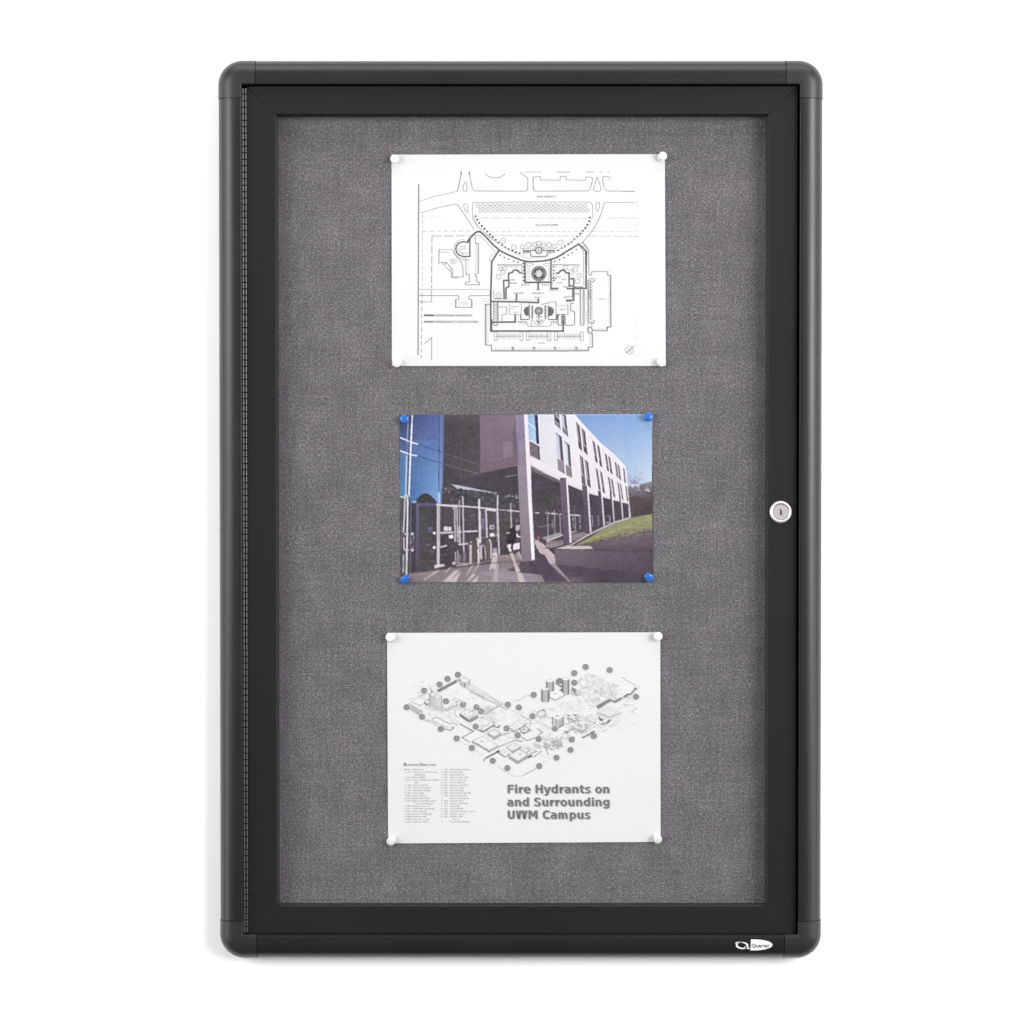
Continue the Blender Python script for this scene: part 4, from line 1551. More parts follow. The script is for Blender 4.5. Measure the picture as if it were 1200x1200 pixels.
# ------------------------------------------------------------------ middle sheet: colour photograph
a_, b_, c_, d_ = tile(460, 475, 7.5), tile(610, 475, 7.5), tile(460, 580, 7.5), tile(610, 580, 7.5)
v1, v2, v3 = tile(466, 580, 10.91), tile(530, 580, 10.91), tile(590, 580, 10.91)
w1, w2 = tile(700, 540, 12), tile(610, 480, 12)
photo, surf = sheet('photo_print', [(469.0, 486.8), (764.3, 485.7), (764.7, 681.9), (470.2, 682.4)], M_paper,
                    'colour photo print of a white building with glass entrance, pinned by four blue tacks', 'photo print',
                    lambda u, v_: 0.0001, thick=0.0003)


class Print:
    """the picture as printed: the same drawing calls laid down as soft dots of ink on a fine grid"""
    K = 3

    def __init__(self, x0, y0, x1, y1):
        self.x0, self.y0 = x0, y0
        self.w, self.h = int((x1 - x0) * self.K), int((y1 - y0) * self.K)
        self.img = np.zeros((self.h, self.w, 3))

    def up(self, n=1):
        pass

    def poly(self, pts, c):
        if isinstance(c, (int, float)):
            c = (c, c, c)
        P = np.array([((x - self.x0) * self.K, (y - self.y0) * self.K) for x, y in pts])
        xa, ya = np.floor(P.min(0)).astype(int)
        xb, yb = np.ceil(P.max(0)).astype(int) + 1
        xa, ya, xb, yb = max(xa, 0), max(ya, 0), min(xb, self.w), min(yb, self.h)
        if xa >= xb or ya >= yb:
            return
        X = np.arange(xa, xb)[None, :] + 0.5
        Y = np.arange(ya, yb)[:, None] + 0.5
        ins = np.zeros((yb - ya, xb - xa), bool)
        for (px, py), (qx, qy) in zip(P, np.roll(P, -1, 0)):
            if py == qy:
                continue
            ins ^= ((Y > py) != (Y > qy)) & (X < (qx - px) * (Y - py) / (qy - py) + px)
        self.img[ya:yb, xa:xb][ins] = c

    def quad(self, p, cols, n=8, m=8, jitter=0, rnd=None):
        n, m = n * 2, m * 2

        def at_(s, t):
            return ((p[0][0] * (1 - s) + p[1][0] * s) * (1 - t) + (p[3][0] * (1 - s) + p[2][0] * s) * t,
                    (p[0][1] * (1 - s) + p[1][1] * s) * (1 - t) + (p[3][1] * (1 - s) + p[2][1] * s) * t)
        for j in range(m):
            for i in range(n):
                s, t = (i + .5) / n, (j + .5) / m
                g_ = 1 + (rnd.uniform(-jitter, jitter) if jitter else 0)
                c = [((cols[0][k_] * (1 - s) + cols[1][k_] * s) * (1 - t) + (cols[3][k_] * (1 - s) + cols[2][k_] * s) * t) * g_ for k_ in range(3)]
                self.poly([at_(i / n, j / m), at_((i + 1) / n, j / m), at_((i + 1) / n, (j + 1) / m), at_(i / n, (j + 1) / m)], c)

    def line(self, pts, w, c, closed=False, dash=None):
        w *= 0.9
        for (ax, ay), (bx, by) in zip(pts, pts[1:]):
            d = math.hypot(bx - ax, by - ay)
            if d < 1e-4:
                continue
            ux, uy = (bx - ax) / d, (by - ay) / d
            nx, ny = -uy * w / 2, ux * w / 2
            s = 0.0
            on, off = dash or (d, 1)
            while s < d:
                e_ = min(d, s + on)
                a, b = (ax + ux * s, ay + uy * s), (ax + ux * e_, ay + uy * e_)
                self.poly([(a[0] + nx, a[1] + ny), (b[0] + nx, b[1] + ny), (b[0] - nx, b[1] - ny), (a[0] - nx, a[1] - ny)], c)
                s += on + off

    def disc(self, x, y, r, c, n=12, ry=None):
        ry = ry or r
        self.poly([(x + r * math.cos(2 * math.pi * k_ / n), y + ry * math.sin(2 * math.pi * k_ / n)) for k_ in range(n)], c)

    @staticmethod
    def blur(a, s):
        r = int(s * 3) + 1
        k = np.exp(-0.5 * (np.arange(-r, r + 1) / s) ** 2)
        k /= k.sum()
        for ax in (0, 1):
            b = np.pad(a, [(r, r) if q == ax else (0, 0) for q in range(a.ndim)], mode='edge')
            o = np.zeros_like(a)
            for i_, wt in enumerate(k):
                sl = [slice(None)] * a.ndim
                sl[ax] = slice(i_, i_ + a.shape[ax])
                o += wt * b[tuple(sl)]
            a = o
        return a

    def mask(self, pts, soft):
        keep, self.img = self.img, np.zeros((self.h, self.w, 3))
        self.poly(pts, (1, 1, 1))
        m_, self.img = self.img[:, :, :1], keep
        return self.blur(m_, soft)

    def develop(self):
        rng = np.random.default_rng(5)
        im = self.img
        # soft ground shadows, soft interior, softer foliage
        for pts, s, soft in ((d_(-1125, 560, 1158, 560, 1158, 775, -1125, 775), 1.9, 4), (c_(430, -100, 1105, -100, 1105, 560, 160, 660, 160, 20), 1.5, 3),
                             (d_(105, 60, 960, 60, 960, 440, 105, 440), 1.5, 3), (d_(480, 200, 1158, 165, 1158, 480, 480, 470), 0.7, 3),
                             (b_(925, 500, 1158, 500, 1158, 990, 960, 990), 1.5, 2)):
            m_ = self.mask(pts, soft)
            im = im * (1 - m_ * .75) + self.blur(im, s) * m_ * .75
        im = self.blur(im, 0.95)
        lum = im.mean(2, keepdims=True)

        def field(s, ch=1):
            f = self.blur(rng.standard_normal((self.h, self.w, ch)), s)
            return f / f.std()
        depth = np.clip((190 - lum) / 110, 0.12, 1)
        im = im + depth * (field(34) * 3.0 + field(9) * 1.5 + field(3.2) * 2.0) + field(1.4) * 1.6 + field(2.2, 3) * 1.0
        # darker blacks, bright whites
        im = np.where(im < 130, im - (130 - im) * 0.16, im)
        im = self.blur(im, 0.6)
        im = im + (im - self.blur(im, 3.0)) * 0.45
        return np.clip(im, 8, 252)

    def done(self, name, parent, mat, corners, surf, white, base, label):
        im = self.develop()
        (ax, ay), (bx, by), (cx, cy), (dx, dy) = corners
        n_, m_ = 560, 374
        s, t = np.meshgrid(np.linspace(0, 1, n_ + 1), np.linspace(0, 1, m_ + 1))
        px = (ax * (1 - s) + bx * s) * (1 - t) + (dx * (1 - s) + cx * s) * t
        py = (ay * (1 - s) + by * s) * (1 - t) + (dy * (1 - s) + cy * s) * t
        X = np.clip(((px - self.x0) * self.K - .5), 0, self.w - 1.01)
        Y = np.clip(((py - self.y0) * self.K - .5), 0, self.h - 1.01)
        xi, yi = X.astype(int), Y.astype(int)
        fx, fy = (X - xi)[..., None], (Y - yi)[..., None]
        xj, yj = np.minimum(xi + 1, self.w - 1), np.minimum(yi + 1, self.h - 1)
        c = (im[yi, xi] * (1 - fx) + im[yi, xj] * fx) * (1 - fy) + (im[yj, xi] * (1 - fx) + im[yj, xj] * fx) * fy
        c = c / 255.0
        c = np.where(c <= 0.04045, c / 12.92, ((c + 0.055) / 1.055) ** 2.4) * base / lin(white)
        y = surf(0, 0) - 0.00012
        P = [at(600, 600, y), at(601, 600, y), at(600, 601, y)]
        verts = np.zeros((m_ + 1, n_ + 1, 3))
        # straight ray to plane, as at() does
        dz = FWD.z * FPX + UP.z * (600 - py)
        dyv = FWD.y * FPX + UP.y * (600 - py)
        tt = (y - CAMP.y) / dyv
        verts[..., 0] = (px - 600) * tt
        verts[..., 1] = y
        verts[..., 2] = CAMP.z + dz * tt
        idx = np.arange((m_ + 1) * (n_ + 1)).reshape(m_ + 1, n_ + 1)
        f = np.stack([idx[:-1, :-1], idx[1:, :-1], idx[1:, 1:], idx[:-1, 1:]], -1).reshape(-1, 4)
        me = bpy.data.meshes.new(name)
        me.vertices.add(verts.size // 3)
        me.vertices.foreach_set('co', verts.ravel())
        me.loops.add(f.size)
        me.loops.foreach_set('vertex_index', f.ravel())
        me.polygons.add(len(f))
        me.polygons.foreach_set('loop_start', np.arange(0, f.size, 4))
        me.update(calc_edges=True)
        attr = me.color_attributes.new('ink', 'FLOAT_COLOR', 'POINT')
        attr.data.foreach_set('color', np.concatenate([c, np.ones(c.shape[:2] + (1,))], -1).ravel())
        o = link(name, me, mat, parent)
        o['label'] = label
        return o


ink = Print(467, 484, 767, 685)
rp = random.Random(21)
PL, PT, PR, PB = 468.6, 486.3, 764.9, 682.8
dark = (82, 77, 84)
ink.quad([(468.3, 486.3), (764.9, 485.1), (765.3, 682.5), (469.7, 683.1)], [(86, 80, 88)] * 2 + [(84, 76, 82)] * 2, 24, 16, 0.03, rp)
ink.up()
# glass wall sky reflection
ink.quad(a_(62, 86, 430, 86, 430, 862, 62, 862), [(84, 88, 122), (92, 104, 158), (122, 162, 214), (72, 100, 148)], 12, 18, 0.02, rp)
ink.quad(a_(180, 300, 400, 300, 400, 862, 160, 862), [(92, 112, 165), (100, 124, 178), (128, 170, 220), (84, 118, 168)], 10, 12, 0.03, rp)
ink.up()
ink.quad(a_(62, 400, 118, 400, 112, 800, 62, 800), [(84, 110, 150), (96, 125, 165), (96, 140, 185), (88, 125, 165)], 4, 8, .02, rp)
ink.quad(a_(415, 86, 455, 86, 440, 740, 418, 740), [(112, 122, 165), (98, 102, 140), (120, 140, 190), (130, 150, 200)], 2, 10)
ink.quad(a_(455, 86, 765, 86, 765, 600, 440, 740), [(84, 78, 84), (92, 87, 90), (88, 82, 86), (80, 76, 82)], 10, 12, 0.03, rp)
ink.line(a_(412, 86, 405, 760), 0.9, (70, 84, 130))
ink.up()
ink.line(a_(610, 86, 605, 700), 0.7, (100, 95, 98))
ink.line(a_(760, 86, 758, 590), 0.6, (96, 88, 94))
# overhanging upper floor in shade
ink.quad(a_(768, 86, 1090, 86, 1098, 530, 770, 598), [(132, 116, 128), (130, 116, 126), (122, 108, 120), (122, 106, 116)], 12, 12, 0.015, rp)
ink.up()
ink.quad(a_(975, 330, 1050, 310, 1060, 455, 975, 470), [(136, 120, 134)] * 4, 4, 4, .02, rp)
ink.line(a_(770, 520, 980, 490, 1170, 430), 0.5, (104, 92, 102))
ink.line(a_(790, 340, 1080, 300), 0.4, (118, 104, 116))
ink.quad(a_(1050, 240, 1090, 86, 1100, 530, 1085, 470), [(116, 100, 116)] * 4, 4, 4)
# pillar above
ink.quad(a_(1082, 86, 1155, 86, 1178, 515, 1098, 520), [(148, 138, 160), (142, 132, 158), (130, 120, 150), (126, 112, 138)], 5, 10, .02, rp)
ink.up()
# underside and glazing
ink.poly(a_(440, 740, 770, 598, 1098, 530, 1110, 862, 440, 862), (80, 75, 80))
ink.up()
ink.line(a_(990, 630, 1095, 610), 1.1, (135, 126, 130))
ink.line(a_(65, 283, 160, 322, 225, 343), 1.7, (236, 238, 248))
ink.line(a_(225, 343, 430, 412), 0.8, (70, 78, 112))
ink.line(a_(430, 412, 760, 520), 0.7, (122, 115, 122))
ink.line(a_(65, 398, 155, 432, 218, 445), 1.7, (234, 236, 246))
ink.line(a_(218, 445, 430, 510), 0.9, (70, 80, 116))
ink.line(a_(430, 510, 680, 582, 760, 596), 0.8, (126, 118, 124))
ink.line(a_(140, 90, 128, 330), 1.1, (172, 178, 216))
ink.line(a_(125, 440, 115, 862), 2.2, (190, 194, 214))
ink.line(a_(155, 90, 140, 430, 130, 862), 0.9, (82, 84, 112))
ink.line(a_(174, 86, 158, 430, 142, 862), 2.1, (236, 238, 250))
for k_ in range(8):
    (x, y), = a_(120 + rp.random() * 18, 330 + k_ * 14)
    ink.line([(x, y), (x + 1, y + .6)], .8, (190, 196, 220))
# reflected trees
ink.up()
ink.poly(a_(205, 862, 215, 820, 255, 782, 300, 772, 345, 800, 380, 840, 395, 862), (70, 68, 72))
ink.poly(a_(515, 693, 600, 705, 750, 738, 880, 762, 930, 768, 928, 785, 870, 776, 790, 756, 740, 752, 690, 742, 640, 748, 600, 728, 570, 738, 545, 715), (190, 190, 210))
ink.poly(a_(990, 782, 1110, 808, 1110, 822, 1060, 808, 1010, 800, 995, 812), (206, 200, 210))
ink.up()
for k_ in range(700):
    x = 430 + rp.random() * 680
    if 935 < x < 985 and rp.random() < .6:
        continue
    top = 730 + (x - 430) * 0.10
    y = top + rp.random() ** 1.4 * (905 - top) - 6
    g_ = rp.choice((66, 72, 80, 88, 96, 110)) + rp.randint(-5, 5)
    if rp.random() < 0.06 and y < top + 60:
        g_ = rp.randint(125, 170)
    r_ = rp.uniform(0.4, 1.5)
    (u, v_), = a_(x, y)
    ink.disc(u, v_, r_, (g_, g_ - 2, g_ + 4), 5, r_ * rp.uniform(.6, 1))
ink.up()
for k_ in range(60):
    (u, v_), = a_(215 + rp.random() * 170, 790 + rp.random() * 80)
    if v_ < 475 + (775 + abs(a_(300, 0)[0][0] - u) * 7.5 * 0.75) / 7.5:
        continue
    g_ = rp.randint(62, 88)
    ink.disc(u, v_, rp.uniform(.5, 1.1), (g_, g_ + 2, g_), 5)
# the doors' dark glass
ink.up()
ink.poly(v1(175, 110, 240, 110, 240, 1000, 165, 1000), (74, 70, 80))
ink.quad(v1(275, 150, 500, 150, 500, 950, 262, 990), [(82, 82, 82), (80, 76, 80), (82, 74, 80), (88, 80, 84)], 6, 10, 0.04, rp)
ink.quad(v1(245, 100, 490, 105, 490, 145, 245, 140), [(110, 108, 135), (96, 94, 116), (92, 90, 112), (104, 102, 128)], 6, 3)
ink.quad(v1(238, 100, 276, 110, 262, 985, 232, 985), [(112, 110, 140), (104, 102, 132), (92, 84, 98), (90, 84, 96)], 2, 10)
ink.quad(v1(30, 30, 160, 30, 150, 1090, 42, 1090), [(108, 100, 108), (84, 82, 90), (74, 70, 76), (86, 80, 82)], 4, 10, .04, rp)
ink.quad(v1(543, 150, 724, 160, 724, 890, 543, 890), [(86, 78, 84), (92, 84, 90), (74, 68, 74), (74, 68, 74)], 6, 10, 0.05, rp)
ink.quad(v2(150, 160, 330, 165, 330, 540, 150, 540), [(88, 80, 86), (82, 76, 80), (80, 74, 80), (86, 78, 84)], 6, 8, 0.05, rp)
ink.quad(v2(370, 180, 440, 180, 440, 560, 370, 560), [(98, 92, 100), (96, 90, 98), (88, 80, 88), (88, 80, 88)], 4, 6, .04, rp)
ink.quad(v2(450, 215, 560, 215, 560, 540, 450, 540), [(84, 78, 84), (84, 78, 84), (96, 88, 92), (90, 82, 88)], 4, 6, .04, rp)
ink.quad(v2(610, 190, 745, 200, 745, 765, 610, 765), [(84, 80, 84), (86, 82, 82), (76, 70, 74), (80, 74, 76)], 5, 8, .05, rp)
ink.up()
ink.line(v1(280, 640, 470, 635), 0.5, (110, 102, 106))
ink.line(v1(270, 855, 460, 845), 0.9, (112, 104, 108))
ink.line(v1(370, 640, 400, 640), 0.7, (200, 196, 200))
ink.poly(v1(382, 405, 445, 405, 445, 452, 382, 452), (112, 108, 142))
ink.line(v1(385, 466, 440, 466), 0.6, (150, 144, 170))
for x0, y0, x1, y1, n_, lo, hi in ((275, 160, 500, 940, 120, 70, 98), (543, 170, 724, 880, 90, 64, 104)):
    for k_ in range(n_):
        (u, v_), = v1(x0 + 14 + rp.random() * (x1 - x0 - 28), y0 + 14 + rp.random() * (y1 - y0 - 40))
        g_ = rp.randint(lo, hi)
        ink.disc(u, v_, rp.uniform(.4, 1.3), (g_ + 2, g_ - 2, g_ + 2), 6, rp.uniform(.3, 1.6))
for k_ in range(260):
    (u, v_), = v2(155 + rp.random() * 590, 215 + rp.random() * 400)
    g_ = rp.randint(70, 106)
    ink.disc(u, v_, rp.uniform(.4, 1.4), (g_ + 2, g_ - 2, g_ + 3), 6, rp.uniform(.3, 1.4))
# ground
ink.up()
ink.quad(c_(150, 690, 1110, 575, 1180, 770, 100, 770), [(140, 126, 130), (138, 124, 132), (158, 146, 152), (132, 118, 120)], 24, 6, 0.03, rp)
ink.quad(d_(0, 560, 560, 560, 620, 770, 0, 770), [(150, 136, 144), (120, 108, 116), (104, 92, 102), (164, 150, 156)], 12, 6, 0.02, rp)
ink.quad(c_(880, 530, 1140, 520, 1140, 580, 860, 605), [(156, 142, 142), (152, 138, 138), (138, 124, 128), (134, 118, 122)], 8, 3, .03, rp)
ink.quad(v1(165, 1015, 500, 970, 560, 1110, 165, 1110), [(150, 134, 136), (156, 140, 142), (136, 122, 124), (126, 112, 114)], 8, 4, .04, rp)
ink.up()
for p_ in ((c_(500, 760, 590, 660, 545, 665, 440, 765)), (c_(560, 765, 600, 675, 590, 680, 495, 765)), (c_(660, 765, 735, 700, 700, 695, 660, 755)),
           (c_(460, 690, 520, 635, 505, 635, 455, 688)), (c_(650, 710, 710, 620, 695, 622, 645, 708)), (c_(710, 690, 770, 600, 758, 600, 705, 685)),
           (c_(690, 765, 760, 705, 740, 765)), (c_(280, 750, 420, 660, 400, 660, 270, 745)),
           (c_(850, 660, 880, 540, 925, 530, 905, 690, 880, 640, 870, 655))):
    ink.poly(p_, (206, 190, 194))
ink.quad(c_(740, 690, 1010, 640, 1180, 690, 1180, 770, 720, 770)[:4], [(160, 146, 154), (150, 136, 144), (152, 138, 146), (164, 150, 158)], 12, 4, .02, rp)
ink.up()
ink.quad(c_(905, 620, 930, 600, 925, 765, 880, 765), [(182, 168, 174)] * 4, 3, 4, .02, rp)
ink.poly(c_(1030, 510, 1060, 510, 1085, 600, 1125, 650, 1165, 765, 1110, 765, 1085, 650), (206, 190, 192))
ink.line(c_(520, 640, 700, 605, 880, 600, 1140, 580), 0.9, (104, 90, 98))
ink.line(c_(160, 690, 380, 650, 520, 630), 1.0, (96, 84, 92))
# pillar shadow and streaks
ink.up()
ink.poly(d_(0, 590, 95, 580, 215, 530, 300, 600, 440, 765, 210, 765, 185, 705, 95, 690, 0, 670), (88, 76, 90))
ink.poly(c_(1000, 660, 1170, 595, 1200, 600, 1200, 690, 1130, 685), (96, 84, 96))
ink.poly(d_(125, 385, 200, 430, 300, 530, 305, 605, 255, 605, 215, 530, 170, 510, 125, 430), (200, 182, 186))
ink.poly(d_(255, 605, 305, 605, 440, 745, 445, 765, 420, 760), (158, 142, 150))
ink.poly(d_(300, 600, 700, 640, 1155, 680, 1155, 768, 445, 768), (88, 77, 88))
ink.quad(d_(440, 720, 600, 715, 700, 768, 445, 768), [(104, 94, 106), (98, 86, 98), (86, 76, 86), (108, 98, 108)], 6, 3)
ink.up()
ink.line(d_(180, 480, 300, 605), 0.4, (150, 136, 142))
ink.line(d_(130, 470, 215, 470), 0.4, (176, 160, 164))
# canopy bays in shade
ink.poly(b_(92, 560, 400, 690, 600, 780, 950, 880, 960, 900, 970, 990, 920, 1010, 620, 1160, 300, 1240, 130, 1180, 100, 862), (80, 74, 82))
ink.up()
ink.quad(d_(105, 0, 350, 0, 350, 140, 110, 140), [(80, 74, 78), (84, 82, 80), (78, 76, 76), (82, 76, 80)], 8, 5, .07, rp)
ink.line(b_(110, 690, 240, 665), 0.6, (110, 102, 108))
ink.line(b_(110, 730, 330, 715), 0.5, (98, 92, 98))
ink.poly(d_(185, 375, 340, 330, 370, 350, 235, 405), (160, 152, 154))
ink.poly(d_(230, 410, 370, 395, 380, 440, 250, 470, 215, 460), (150, 134, 140))
ink.poly(d_(440, 345, 560, 325, 600, 345, 460, 410), (142, 128, 134))
ink.up()
ink.line(d_(230, 408, 370, 352), 1.4, (226, 218, 222))
ink.line(d_(445, 330, 495, 318), 1.2, (206, 196, 200))
ink.line(d_(240, 430, 375, 400), 0.6, (88, 78, 86))
ink.line(d_(215, 465, 300, 470), 1.0, (84, 74, 82))
ink.line(d_(320, 400, 370, 440), 0.5, (100, 90, 96))
ink.poly(d_(148, 362, 165, 362, 168, 400, 148, 400), (190, 92, 100))
ink.line(d_(108, 157, 165, 158), 1.7, (226, 220, 226))
ink.line(d_(212, 160, 360, 168), 1.7, (228, 222, 228))
for x, y0, y1 in ((236, 125, 395), (296, 130, 360), (345, 145, 345)):
    ink.line(d_(x, y0, x + 8, y1), 1.1, (182, 176, 184))
ink.line(d_(160, 285, 290, 260), 0.8, (150, 146, 140))
ink.line(d_(280, 215, 282, 290), 0.9, (170, 166, 156))
ink.line(d_(440, 176, 525, 180), 1.6, (218, 212, 220))
for x, y0, y1 in ((460, 190, 285), (478, 165, 310), (520, 180, 300)):
    ink.line(d_(x, y0, x + 4, y1), 1.0, (186, 180, 188))
for x, y0, y1 in ((632, 185, 275), (685, 185, 265)):
    ink.line(d_(x, y0, x - 10, y0, x, y0 + 4, x + 3, y1, x - 12, y1), 0.9, (180, 174, 182))
ink.line(d_(760, 185, 785, 185, 788, 245), 1.0, (196, 190, 198))
ink.line(d_(750, 245, 790, 243), 1.3, (206, 200, 204))
for k_ in range(40):
    (u, v_), = d_(120 + rp.random() * 480, 180 + rp.random() * 120)
    g_ = rp.randint(66, 108)
    ink.disc(u, v_, rp.uniform(.4, 1.2), (g_, g_ - 3, g_), 5)
# lawn and hedge
ink.up()
ink.poly(d_(950, 0, 1160, 0, 1160, 180, 965, 200), (92, 82, 84))
ink.quad(b_(930, 640, 1158, 640, 1158, 1000, 950, 1000), [(140, 132, 150), (112, 106, 108), (84, 74, 80), (84, 74, 80)], 10, 12, 0.10, rp)
ink.up()
# sky
ink.quad(b_(470, 76, 1155, 76, 1155, 760, 905, 760), [(128, 160, 212), (142, 174, 222), (212, 222, 234), (200, 214, 234)], 16, 18)
ink.quad(b_(900, 76, 1155, 76, 1155, 760, 930, 760), [(132, 166, 218), (146, 178, 224), (214, 224, 236), (196, 212, 234)], 8, 16)
ink.up()
for k_ in range(240):
    an = rp.uniform(math.pi * 0.95, math.pi * 2.05)
    r_ = abs(rp.gauss(0, .5)) * 13
    x, y = 743 + min(13, r_) * math.cos(an), 567 + min(15, r_) * math.sin(an) * 1.1
    if x < 733:
        continue
    g_ = rp.randint(112, 170)
    ink.line([(x, y), (x + rp.uniform(-1.4, 1.4), y + rp.uniform(-1.8, .4))], rp.uniform(.3, .6), (g_, g_ - 6, g_ + 22))
ink.up()
for k_ in range(300):
    x = 735 + rp.random() * 29.5
    topy = 571 - max(0, (x - 746)) * 0.42 + math.sin(x * 0.9) * 1.2
    y = topy + rp.random() ** 1.5 * 22
    f = (y - topy) / 22
    g_ = int(128 - 46 * f + rp.randint(-16, 16))
    ink.disc(x, y, rp.uniform(.6, 1.6), (g_, g_ - 6, g_ - 2), 6)
ink.up()
ink.quad(d_(955, 20, 1158, 20, 1158, 175, 965, 195), [(92, 84, 84), (86, 78, 82), (80, 70, 78), (82, 74, 80)], 8, 6, .08, rp)
ink.up()
lawn = d_(480, 440, 620, 365, 720, 300, 840, 245, 970, 200, 1158, 165, 1158, 330, 900, 390, 640, 445)
ink.poly(lawn, (146, 146, 112))
ink.up()
for k_ in range(420):
    x = 500 + rp.random() * 640
    lo = 440 - (x - 480) * 0.43 if x < 970 else 200 - (x - 970) * 0.18
    hi = 450 - (x - 480) * 0.17
    y = lo + 8 + rp.random() * (hi - lo - 8)
    f = (y - lo) / (hi - lo + 1)
    base = (168, 170, 124) if f < 0.35 else (140, 138, 110) if f < 0.65 else (106, 96, 98)
    j = rp.randint(-20, 16)
    (u, v_), = d_(x, y)
    ink.line([(u, v_), (u + rp.uniform(1, 5), v_ - rp.uniform(.1, .9))], rp.uniform(.4, .8), tuple(q + j * 1.5 for q in base))
ink.up()
ink.poly(d_(520, 440, 700, 405, 900, 370, 1158, 300, 1158, 500, 640, 465), (110, 98, 106))
for k_ in range(8):
    (u, v_), = d_(800 + rp.random() * 320, 370 + rp.random() * 20)
ink.up()
for k_ in range(60):
    x = 640 + rp.random() * 500
    y = 445 - (x - 640) * 0.23 + rp.uniform(-14, 10)
    (u, v_), = d_(x, y)
    g_ = rp.randint(86, 124)
    ink.line([(u, v_), (u + rp.uniform(1, 4), v_ - rp.uniform(.1, .6))], rp.uniform(.4, .8), (g_, g_ - 6, g_ - 4))
ink.line(d_(1000, 362, 1110, 340), 0.6, (150, 138, 134))
ink.quad(d_(640, 448, 1158, 360, 1158, 505, 640, 470), [(112, 102, 108), (110, 98, 106), (90, 78, 88), (104, 92, 100)], 10, 4, .02, rp)
ink.up()
# retaining wall
ink.quad(d_(300, 478, 1158, 505, 1158, 690, 310, 612), [(122, 108, 118), (92, 82, 92), (88, 78, 88), (112, 98, 108)], 18, 6, 0.02, rp)
ink.up()
ink.line(d_(310, 480, 640, 476, 1000, 492, 1158, 508), 0.9, (96, 84, 94))
ink.line(d_(500, 480, 498, 612), 0.4, (102, 90, 98))
ink.poly(d_(300, 472, 400, 448, 610, 448, 640, 474, 500, 478), (200, 190, 192))
ink.line(d_(440, 442, 520, 395, 620, 338, 720, 290, 830, 240, 960, 200), 1.7, (222, 214, 216))
ink.line(d_(400, 448, 440, 440, 500, 405), 1.3, (190, 180, 184))
ink.up()
# white facade
fac = b_(32, 76, 472, 76, 560, 180, 700, 330, 830, 440, 925, 545, 950, 800, 962, 985, 955, 985, 948, 868, 840, 840, 600, 775, 400, 690, 230, 600,
         90, 530, 100, 862, 115, 1350, 88, 1355, 70, 862, 50, 500)
ink.poly(fac, (238, 233, 238))
ink.up()
ink.quad(b_(140, 76, 440, 76, 600, 700, 180, 500), [(226, 226, 236), (238, 234, 240), (242, 236, 240), (228, 224, 230)], 8, 10, .006, rp)
ink.up()
ink.line(b_(472, 78, 560, 180, 700, 330, 830, 440, 925, 545), 0.8, (252, 250, 252))
ink.line(b_(92, 545, 400, 676, 600, 766, 840, 832, 950, 862), 0.9, (208, 200, 206))
ink.line(b_(85, 520, 400, 662), 0.5, (214, 206, 210))
ink.line(b_(78, 500, 94, 500, 92, 540), 0.5, (200, 192, 196))
ink.line(w2(330, 80, 440, 200), 0.4, (214, 214, 224))


def window(f, p, gl_top, gl_bot, sill=None, frame=(70, 60, 74)):
    """p: TL,TR,BR,BL of the whole opening, and the height fraction of the grille"""
    tl, tr, br, bl = f(*p)
    mix = lambda a, b, t: (a[0] + (b[0] - a[0]) * t, a[1] + (b[1] - a[1]) * t)
    t = 0.68
    ink.quad([tl, tr, br, bl], [gl_top, frame, frame, gl_top], 4, 4)
    ink.up()
    # bright glass towards the left, dark reveal to the right
    g1, g2 = mix(tl, bl, t), mix(tr, br, t)
    wdt = 0.55
    ink.poly([mix(tl, bl, 0.03), mix(mix(tl, tr, wdt), mix(bl, br, wdt), 0.06), mix(mix(tl, tr, wdt), mix(bl, br, wdt), t), g1], gl_top)
    ink.poly([g1, g2, br, bl], gl_bot)
    ink.up()
    ink.line([g1, g2], 0.6, (228, 222, 228))
    ink.line([tl, tr], 0.5, (120, 112, 116))
    ink.line([tr, br], 0.55, (84, 76, 84))


for k_ in range(110):
    x = 110 + rp.random() * 380
    (u, v_), = d_(x, 20 + rp.random() * 150)
    g_ = rp.randint(72, 96)
    if 345 < x < 460:
        continue
    ink.disc(u, v_, rp.uniform(.5, 1.8), (g_, g_ - 3, g_), 6)
# big corner window
ink.quad(w2(100, 70, 200, 70, 225, 475, 118, 430), [(150, 178, 222), (165, 190, 228), (196, 216, 236), (176, 200, 230)], 5, 8)
ink.quad(w2(195, 70, 240, 75, 262, 490, 225, 475), [(62, 66, 104), (52, 56, 92), (58, 54, 76), (70, 76, 110)], 3, 6)
ink.up()
ink.line(w2(108, 185, 215, 270), 1.0, (244, 246, 250))
ink.line(w2(205, 90, 222, 460), 0.5, (84, 90, 130))
ink.line(w2(120, 428, 262, 502), 1.0, (226, 222, 228))
ink.poly(w2(122, 440, 266, 515, 274, 710, 132, 640), (128, 118, 122))
ink.up()
for k_ in range(8):
    ink.line(w2(140 + k_ * 17, 455 + k_ * 8.5, 148 + k_ * 17, 640 + k_ * 8.5), 0.5, (104, 96, 100))
ink.line(w2(245, 520, 272, 700), 1.4, (74, 66, 72))
ink.line(w2(125, 650, 290, 720), 0.7, (176, 168, 172))
ink.up()
SK, GR = (206, 206, 228), (138, 128, 132)
window(w2, (472, 72, 535, 72, 560, 275, 480, 205), (110, 104, 116), GR)
ink.line(w2(500, 80, 548, 138), 1.2, (232, 230, 238))
window(w2, (575, 72, 632, 72, 668, 385, 592, 310), (196, 200, 226), GR)
window(w2, (490, 320, 575, 385, 618, 905, 528, 850), SK, (146, 136, 142))
window(w2, (612, 440, 688, 500, 720, 960, 645, 920), (222, 222, 228), (142, 132, 138))
